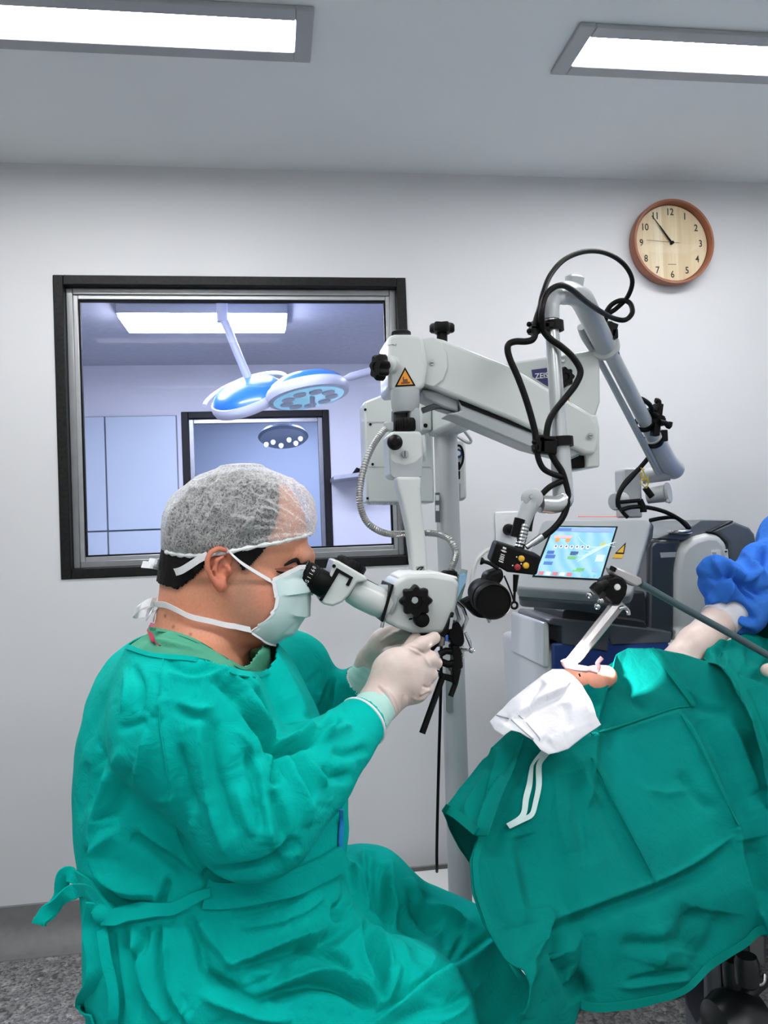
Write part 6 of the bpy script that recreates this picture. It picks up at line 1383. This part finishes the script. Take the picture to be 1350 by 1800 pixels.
GST = [
 ('s', .003, 4, a_((690, 250), (670, 460), (690, 640), (730, 900), (770, 1060), (860, 1185))),
 ('v', .006, 11, a_((480, 360), (400, 500), (345, 640))), ('r', .006, 10, a_((400, 340), (350, 470), (325, 640))),
 ('r', .010, 12, a_((520, 640), (460, 780), (420, 900), (395, 1020))), ('v', .008, 12, a_((450, 620), (400, 760), (370, 900))), ('v', .008, 14, a_((560, 720), (510, 860), (480, 960))),
 ('v', .016, 10, a_((365, 1060), (395, 1150), (440, 1240), (500, 1300), (640, 1312))), ('r', .014, 12, a_((480, 990), (420, 1060), (440, 1150), (520, 1220), (640, 1250))),
 ('r', .010, 9, a_((590, 970), (690, 1030), (780, 1090), (850, 1170))), ('v', .010, 10, a_((560, 1010), (660, 1080), (740, 1130), (800, 1200))),
 ('r', .006, 5, a_((690, 1175), (670, 1240), (640, 1310))), ('v', .008, 6, a_((710, 1190), (690, 1260), (660, 1320))), ('r', .006, 5, a_((860, 1185), (850, 1230), (860, 1300))),
 ('v', .018, 10, a_((850, 1160), (960, 1165), (1080, 1155), (1200, 1125))), ('v', .014, 9, b_((0, 1165), (120, 1150), (220, 1100), (300, 1030))),
 ('r', .008, 11, a_((850, 460), (840, 600), (870, 780), (920, 960), (950, 1070))), ('v', .008, 12, a_((900, 520), (900, 680), (940, 860), (990, 1000))),
 ('v', .007, 8, a_((700, 270), (790, 320), (900, 300))), ('r', .006, 7, a_((720, 310), (820, 350), (930, 320))), ('r', .009, 7, a_((860, 255), (950, 320), (1030, 400), (1120, 530))), ('v', .010, 8, a_((900, 340), (990, 420), (1080, 540), (1140, 600))),
 ('r', .006, 7, a_((760, 440), (830, 470), (900, 460))), ('v', .005, 7, a_((740, 470), (800, 500), (880, 520))), ('v', .005, 8, a_((500, 560), (560, 540), (620, 520))),
 ('v', .020, 8, b_((170, 600), (235, 632), (310, 610), (370, 580))), ('r', .014, 8, b_((220, 600), (290, 585), (370, 560), (440, 580))), ('r', .012, 9, b_((60, 420), (130, 510), (215, 590))), ('v', .012, 8, b_((100, 400), (170, 500), (230, 590))),
 ('v', .014, 8, b_((235, 640), (220, 720), (195, 790))), ('r', .012, 8, b_((245, 650), (265, 740), (320, 850), (345, 960))), ('v', .010, 9, b_((290, 660), (330, 760), (370, 860))), ('r', .010, 8, b_((310, 640), (350, 720), (420, 790))),
 ('r', .010, 10, b_((130, 700), (150, 860), (190, 1040))), ('v', .010, 10, b_((90, 640), (120, 800), (150, 980))), ('v', .010, 10, b_((190, 820), (230, 930), (250, 1040))),
 ('v', .012, 7, b_((365, 575), (410, 545), (470, 500))), ('r', .010, 7, b_((380, 600), (440, 575), (520, 540))), ('v', .007, 8, b_((450, 640), (520, 660), (590, 640))), ('v', .008, 9, b_((400, 720), (470, 760), (540, 750))),
 ('r', .010, 9, b_((150, 190), (240, 320), (300, 450), (350, 580))), ('v', .012, 9, b_((130, 240), (200, 360), (260, 500), (300, 570))), ('v', .010, 8, b_((200, 200), (290, 310), (350, 400), (380, 500))), ('r', .008, 8, b_((60, 330), (140, 420), (190, 520))),
 ('v', .010, 6, b_((440, 350), (420, 420), (390, 500))), ('r', .008, 6, b_((460, 360), (450, 430), (400, 530))),
 ('r', .010, 12, b_((470, 1110), (540, 1180), (580, 1260), (540, 1400), (460, 1470))), ('v', .014, 10, b_((600, 1070), (600, 1150), (610, 1250), (650, 1380))), ('r', .014, 9, b_((580, 1080), (570, 1140), (595, 1200))),
 ('v', .014, 10, b_((580, 1380), (600, 1480), (640, 1580), (650, 1700))), ('r', .012, 9, b_((600, 1330), (650, 1450), (680, 1560), (660, 1680))), ('r', .010, 9, b_((540, 1420), (570, 1540), (620, 1640))), ('v', .010, 8, b_((470, 1290), (460, 1340), (480, 1360))),
 ('v', .020, 11, b_((130, 1710), (250, 1660), (380, 1635), (500, 1660), (620, 1740))), ('r', .018, 13, b_((150, 1660), (280, 1600), (420, 1580), (560, 1640), (640, 1700))),
 ('v', .018, 12, b_((0, 1590), (110, 1550), (250, 1500), (400, 1460), (500, 1400))), ('r', .014, 13, b_((0, 1540), (120, 1500), (260, 1440), (400, 1400))), ('r', .014, 12, b_((0, 1650), (100, 1620), (200, 1570))),
 ('v', .014, 10, b_((0, 1640), (90, 1700), (160, 1715))), ('r', .012, 12, b_((0, 1700), (120, 1760), (260, 1780))),
 ('r', .008, 12, b_((690, 1200), (760, 1280), (900, 1330), (1040, 1380))), ('v', .010, 16, b_((700, 1330), (780, 1420), (830, 1540))), ('v', .008, 14, b_((850, 1240), (830, 1340), (870, 1420))), ('r', .008, 12, b_((720, 1450), (760, 1560), (760, 1640))), ('v', .008, 12, b_((930, 1400), (900, 1500), (830, 1600))),
 ('s', .018, 10, b_((1160, 1395), (1060, 1480), (940, 1565), (800, 1650), (640, 1765), (560, 1810))), ('v', .006, 9, b_((820, 1680), (940, 1695), (1050, 1690))),
 ('v', .010, 9, a_((520, 1390), (530, 1520), (560, 1650), (580, 1790))), ('r', .009, 9, a_((560, 1380), (580, 1520), (620, 1660), (700, 1790))), ('r', .010, 6, a_((690, 1385), (695, 1520), (715, 1660), (800, 1800))), ('v', .012, 8, a_((670, 1390), (670, 1520), (690, 1660), (760, 1800))),
 ('v', .010, 9, a_((800, 1350), (850, 1470), (880, 1590), (1000, 1650))), ('r', .010, 10, a_((840, 1370), (920, 1480), (1000, 1560), (1150, 1580))), ('v', .012, 10, a_((880, 1600), (1000, 1640), (1200, 1560))), ('r', .012, 12, a_((860, 1680), (980, 1720), (1150, 1700))),
 ('v', .010, 6, a_((470, 1410), (480, 1560), (500, 1690), (495, 1800))), ('r', .008, 5, a_((455, 1410), (465, 1560), (485, 1690), (480, 1800))),
 ('v', .008, 6, a_((610, 1400), (600, 1480), (540, 1560))),
]
rs = random.Random(11)
for k in range(90):   # small creases everywhere
    x0, y0 = rs.uniform(150, 640), rs.uniform(1180, 1790); an = rs.gauss(1.9, .7); l = rs.uniform(15, 45); c_ = rs.uniform(-.4, .4)
    GST.append((rs.choice('rv'), rs.uniform(.0012, .0028), rs.uniform(3, 6), [(x0, y0), (x0 + l * .5 * math.cos(an + c_), y0 + l * .5 * math.sin(an + c_)), (x0 + l * math.cos(an), y0 + l * math.sin(an))]))
c_m = lambda *q: [(400 + x / 2.4, 1050 + y / 2.4) for x, y in q]
GST += [('v', .010, 7, c_m((20, 1340), (120, 1330), (240, 1300), (330, 1240))), ('r', .008, 7, c_m((60, 1390), (180, 1370), (300, 1330), (400, 1260))), ('v', .010, 8, c_m((300, 1460), (380, 1500), (470, 1560), (540, 1620))), ('r', .010, 8, c_m((340, 1430), (430, 1480), (520, 1560))),
 ('r', .012, 8, c_m((690, 1120), (680, 1220), (700, 1330), (690, 1450))), ('v', .012, 8, c_m((660, 1130), (650, 1230), (665, 1330))), ('r', .010, 9, c_m((780, 1180), (800, 1260), (880, 1330), (980, 1360))), ('v', .010, 10, c_m((760, 1240), (800, 1330), (900, 1390))), ('r', .010, 10, c_m((720, 1560), (700, 1640), (670, 1720))), ('v', .010, 9, c_m((760, 1560), (740, 1640), (700, 1720))),
 ('r', .008, 8, c_m((880, 1500), (860, 1560), (800, 1620))), ('v', .008, 8, c_m((1000, 1430), (960, 1500), (900, 1570))), ('v', .008, 9, c_m((700, 1800), (820, 1740), (960, 1720), (1040, 1640))), ('r', .008, 10, c_m((900, 1790), (980, 1740), (1060, 1620))),
 ('v', .010, 7, c_m((480, 1180), (500, 1250), (470, 1330))), ('r', .008, 6, c_m((510, 1150), (530, 1230), (500, 1320))), ('v', .008, 7, a_((360, 700), (340, 820), (340, 940))), ('r', .007, 7, a_((620, 560), (600, 680), (560, 800))), ('v', .007, 8, a_((760, 620), (790, 760), (830, 900))), ('r', .006, 6, a_((1000, 560), (1060, 640), (1090, 760))), ('v', .008, 7, a_((1050, 500), (1120, 600), (1160, 720))), ('r', .006, 8, a_((1000, 800), (1030, 900), (1060, 1000))),
 ('v', .006, 6, a_((560, 290), (600, 380), (590, 480))), ('r', .005, 6, a_((520, 300), (540, 390), (520, 480)))]
GST = [(k, a * 1.4, w_, p) for k, a, w_, p in GST]
Dg = fold_strokes(Vg, Ng, GST) + lump(Vg * [1, 1, .6], 22, .0035, 51) + lump(Vg, 60, .0012, 52)
# calm the neck edge and sleeve ends
Vg = Vg + Ng * Dg[:, None]
Vg = smooth_verts(Vg, Fg, 1, .15)
Mg = Vg.copy(); Mg[:, 1] = np.minimum(Mg[:, 1], 2 * YP - Mg[:, 1]); gx, gy = proj(Mg)
NECK = [(120, 1060), (190, 1116), (208, 1125), (267, 1147), (333, 1153), (387, 1163), (417, 1178), (450, 1182), (472, 1174), (486, 1150), (500, 1060)]
cutz = np.interp(gx, [p[0] for p in NECK], [p[1] for p in NECK])
keepg = (gy > cutz)
e_n = (S(634, 1271, 1.192) - S(540, 1360, 1.11)); e_n /= np.linalg.norm(e_n); e_f = (S(634, 1204, 1.435) - S(558, 1280, 1.52)); e_f /= np.linalg.norm(e_f)
keepg &= ~(((Vg - S(636, 1269, 1.194)) @ e_n > .012) & (np.linalg.norm(Vg - S(636, 1269, 1.194), axis=1) < .085))
keepg &= ~(((Vg - S(634, 1204, 1.435)) @ e_f > .010) & (np.linalg.norm(Vg - S(634, 1204, 1.435), axis=1) < .072))
fkg = keepg[Fg].all(1)
Vg2, Fg2 = submesh(Vg, Fg[fkg])
me = np_mesh('gown', Vg2, Fg2); smooth_mesh(me, 180); gown_o = link_mesh('gown', me, m_gown, person); gown_o['label'] = 'wrinkled teal cotton surgical gown'
sd = gown_o.modifiers.new('cloth', 'SOLIDIFY'); sd.thickness = .003; sd.offset = -1
bg = bvh_of(Vg2, Fg2)
m_seam = cloth_mat('gown trim', (0, 180, 168), (0, 164, 154), 800, .3)
band_on(bg, [(226, 1138)] + [(p[0], p[1] + 6) for p in NECK[3:9]], 9, .0022, 'neck_band', m_seam, gown_o, 6, .002, 1.15)
band_on(bg, a_((690, 262), (670, 460), (690, 640), (730, 900), (770, 1060), (855, 1175)), 2.2, .001, 'seam', m_seam, gown_o, 5, .0015, 1.1)
band_on(bg, [(358, 1571), (400, 1573), (450, 1564), (500, 1553), (567, 1524), (600, 1502)], 40, .007, 'waist_band', m_seam, gown_o, 6, .005, 1.1)
band_on(bg, [(192, 1612), (230, 1612), (267, 1605), (317, 1588), (362, 1564)], 15, .013, 'belt', m_seam, gown_o, 6, .004, 1.1)
band_on(bg, b_((472, 890), (474, 960), (470, 1020), (472, 1085)), 7, .003, 'blue_tab', mat('bright blue tab', (20, 140, 214), .6), gown_o, 5, .002, 1.3)
def tape(pts, w0, Y_, name='tie', tw=.3):
    P = []
    for i, p in enumerate(spline([(q[0], q[1]) for q in pts], 6)):
        h0 = hit(bg, p[0], p[1], 0, 9)[0]; P.append(at(p[0], p[1], min(Y_, h0.y - .012) if h0.y < 5 else Y_))
    for _ in range(4): P = [P[0]] + [(P[i - 1] + P[i] * 2 + P[i + 1]) / 4 for i in range(1, len(P) - 1)] + [P[-1]]
    k = ppm(pts[0][0], pts[0][1], Y_); Wv = []
    for i in range(len(P)):
        t = (P[min(i + 1, len(P) - 1)] - P[max(i - 1, 0)]).normalized(); a = tw * math.sin(i * .35)
        n = t.cross(Vector((0, 1, 0))).normalized(); Wv.append((n * math.cos(a) + Vector((0, 1, 0)) * math.sin(a)) * (w0 / k / 2))
    return MB().ribbon(P, Wv, .003).build(name, m_gown, gown_o, bevel=.001, ang=60)
YT = 1.20
tape(a_((455, 1340), (400, 1250), (330, 1185), (275, 1165), (262, 1200), (255, 1260), (210, 1330), (160, 1370)), 25, YT, 'tie', .5)
tape(a_((455, 1345), (410, 1270), (350, 1235), (290, 1250), (230, 1300), (180, 1345), (165, 1380)), 26, YT - .015, 'tie', .6)
tape(a_((460, 1350), (420, 1330), (385, 1290)), 24, YT - .02, 'tie', .2)
tape(a_((400, 1290), (385, 1380), (390, 1480), (405, 1570), (385, 1650), (345, 1730), (395, 1800)), 30, YT - .01, 'tie', .4)
tape(a_((430, 1400), (445, 1520), (475, 1640), (480, 1740), (470, 1830)), 18, YT - .02, 'back_edge', .2)
MB().ball(hit(bg, 190, 1606, .006)[0], (.017, .014, .013)).build('tie_knot', m_gown, gown_o)
# ---- scrub shirt inside the neckline
m_scrub = cloth_mat('pale green scrubs', (92, 172, 142), (78, 156, 128), 800, .35)
SCR = [(py, l + 9, r_ - (16 if py < 1150 else 34), hw - (.016 if py < 1150 else .03)) for py, l, r_, hw, *_ in TORSO[:7]]; SCR[0] = (1080, 266, 420, .072)
f_scr = lambda P: smin(d_slices(P, px_rows(SCR), 2.3), d_cap(P, S(318, 1190, 1.17), S(336, 1262, 1.13), .066, .070), .05)
Vs2, Fs2 = sdf_mesh(f_scr, (-.45, .98, .98), (.22, 1.62, 1.26), .007); Vs2, Fs2 = refine(f_scr, Vs2, Fs2)
Ns2 = vnormals(Vs2, Fs2); Vs2 = Vs2 + Ns2 * (fold_strokes(Vs2, Ns2, [('r', .004, 3, a_((560, 150), (640, 170), (740, 200), (850, 230))), ('v', .004, 3, a_((540, 165), (640, 190), (760, 220))), ('r', .003, 3, a_((580, 130), (700, 160), (820, 205)))]) + lump(Vs2, 50, .0015, 77))[:, None]
Ms = Vs2.copy(); Ms[:, 1] = np.minimum(Ms[:, 1], 2 * YP - Ms[:, 1]); sx2, sy2 = proj(Ms)
SN = [(180, 1060), (240, 1094), (262, 1101), (300, 1108), (345, 1124), (390, 1150), (425, 1172), (440, 1166), (470, 1120), (490, 1060)]
ks = (sy2 < 1215) & (sy2 > np.interp(sx2, [p[0] for p in SN], [p[1] for p in SN]))
Vs3, Fs3 = submesh(Vs2, Fs2[ks[Fs2].all(1)]); me = np_mesh('scrub_shirt', Vs3, Fs3); smooth_mesh(me, 180); sc_o = link_mesh('scrub_shirt', me, m_scrub, person); sd = sc_o.modifiers.new('cloth', 'SOLIDIFY'); sd.thickness = .002; sd.offset = -1
bsx = bvh_of(Vs3, Fs3)
band_on(bsx, [(p[0], p[1] + 4) for p in SN[2:8]], 6, .0015, 'collar', m_scrub, sc_o, 5, .002, 1.2)
band_on(bsx, a_((648, 112), (636, 150), (660, 185), (684, 215)), 8, .007, 'red_trim', mat('crimson tape', (166, 34, 66), .7), sc_o, 5, .0015, 1.2)
# ---- cuffs and gloves
m_cuff = mat('pale green knit cuff', (176, 220, 212), .85, noise=(40, .04), bump=(260, .4, .001))
def cuff(p, q, r1, r2, name='cuff'):
    a, b = Vector(p), Vector(q); n = 12; L_ = (b - a).length
    return MB().lathe([(L_ * t / n, (r1 + (r2 - r1) * t / n) * (1 + .02 * math.sin(t * 2.1))) for t in range(n + 1)], a, b - a, 36).build(name, m_cuff, gown_o)
cuff(at(630, 1277, 1.188), at(673, 1230, 1.225), .0375, .0285)
cuff(at(630, 1206, 1.437), at(656, 1164, 1.425), .032, .025)
for c_, ax_, rr_ in ((at(634, 1272, 1.192), e_n, .0395), (at(634, 1203, 1.435), e_f, .0335)):
    a = Vector(ax_).orthogonal().normalized(); b = Vector(ax_).cross(a); MB().tube([Vector(c_) + Vector(ax_) * .006 + (a * math.cos(t) + b * math.sin(t)) * rr_ for t in [2 * math.pi * k / 32 for k in range(33)]], .0022, 8).build('cuff_piping', m_maskw, gown_o)
def f_gn(P):
    d = d_cap(P, S(662, 1242, 1.215), S(672, 1228, 1.222), .0290, .029)
    d = smin(d, d_cap(P, S(672, 1230, 1.222), S(700, 1195, 1.225), .029, .038, .62), .02)
    d = smin(d, d_cap(P, S(690, 1178, 1.225), S(728, 1208, 1.235), .0300, .026, .62), .02)
    d = smin(d, d_cap(P, S(705, 1168, 1.222), S(742, 1176, 1.23), .0240, .020, .7), .015)
    for ch in ([(712, 1152, 1.225, .0125), (742, 1133, 1.228, .0118), (763, 1121, 1.245, .0098)],                # index, stretched
               [(730, 1162, 1.226, .0115), (757, 1158, 1.228, .0112), (766, 1166, 1.252, .0098), (752, 1168, 1.27, .009)],
               [(736, 1182, 1.230, .0115), (756, 1186, 1.238, .0108), (752, 1192, 1.264, .0098), (735, 1186, 1.27, .009)],
               [(732, 1202, 1.234, .0110), (750, 1209, 1.244, .0102), (742, 1212, 1.268, .0092), (728, 1204, 1.272, .0085)],
               [(698, 1190, 1.248, .0130), (712, 1150, 1.275, .0118), (731, 1121, 1.288, .0096)]):               # thumb behind
        for p, q in zip(ch[:-1], ch[1:]): d = smin(d, d_cap(P, S(*p[:3]), S(*q[:3]), p[3], q[3]), .006)
    return d
def glove(fn, lo, hi, strokes, seed):
    V, Fq = sdf_mesh(fn, lo, hi, .0032); V, Fq = refine(fn, V, Fq); N_ = vnormals(V, Fq)
    V = V + N_ * (fold_strokes(V, N_, strokes) + lump(V, 130, .0006, seed))[:, None]
    me = np_mesh('glove', V, Fq); smooth_mesh(me, 180); o = link_mesh('glove', me, m_glove, person); o['label'] = 'white latex surgical glove'; return o
h_ = lambda *q: [(580 + x / 4.82, 1060 + y / 4.82) for x, y in q]
HST = [('r', .0018, 2.0, h_((420, 690), (500, 780), (560, 930))), ('v', .0018, 2.0, h_((400, 710), (480, 800), (540, 940))), ('r', .0016, 1.8, h_((480, 720), (550, 810), (590, 930))), ('v', .002, 2, h_((620, 780), (610, 860), (600, 920))), ('r', .002, 2, h_((640, 790), (640, 860), (620, 910))),
       ('v', .0028, 2.4, h_((760, 800), (800, 780), (850, 760))), ('r', .0024, 2.2, h_((760, 780), (800, 755), (850, 735))), ('v', .0024, 2.2, h_((780, 700), (830, 720), (850, 700))), ('r', .0022, 2, h_((620, 370), (700, 400), (790, 450), (850, 540))), ('v', .0018, 2, h_((640, 360), (730, 390), (810, 440))),
       ('v', .002, 2, h_((700, 830), (740, 850), (790, 830))), ('r', .002, 2.2, h_((700, 800), (750, 820), (800, 800)))]
glove(f_gn, S(640, 1280, 1.17) - .03, S(790, 1090, 1.31) + .03, HST, 5)
def f_gf(P):
    d = d_cap(P, S(648, 1176, 1.43), S(658, 1160, 1.425), .0255, .026)
    d = smin(d, d_cap(P, S(656, 1162, 1.425), S(682, 1136, 1.41), .027, .034, .65), .02)
    d = smin(d, d_cap(P, S(676, 1140, 1.40), S(694, 1128, 1.40), .030, .026, .7), .015)
    for ch in ([(690, 1122, 1.395, .0125), (712, 1115, 1.385, .0115), (730, 1124, 1.37, .0095)], [(698, 1124, 1.405, .012), (722, 1117, 1.395, .011), (740, 1128, 1.38, .0095)], [(696, 1134, 1.415, .0115), (720, 1130, 1.41, .0105), (738, 1140, 1.39, .009)], [(690, 1144, 1.425, .011), (712, 1144, 1.42, .010), (728, 1152, 1.40, .0085)], [(678, 1150, 1.385, .0125), (700, 1146, 1.36, .011), (722, 1138, 1.345, .0095)]):
        for p, q in zip(ch[:-1], ch[1:]): d = smin(d, d_cap(P, S(*p[:3]), S(*q[:3]), p[3], q[3]), .006)
    return d
FST2 = [('r', .0022, 2.2, h_((430, 330), (500, 280), (580, 250))), ('v', .0022, 2.2, h_((440, 360), (520, 310), (620, 280))), ('v', .002, 2.2, h_((470, 400), (560, 340), (640, 310))), ('r', .002, 2, h_((520, 250), (600, 260), (660, 280)))]
glove(f_gf, S(630, 1195, 1.33) - .03, S(760, 1095, 1.46) + .03, FST2, 6)
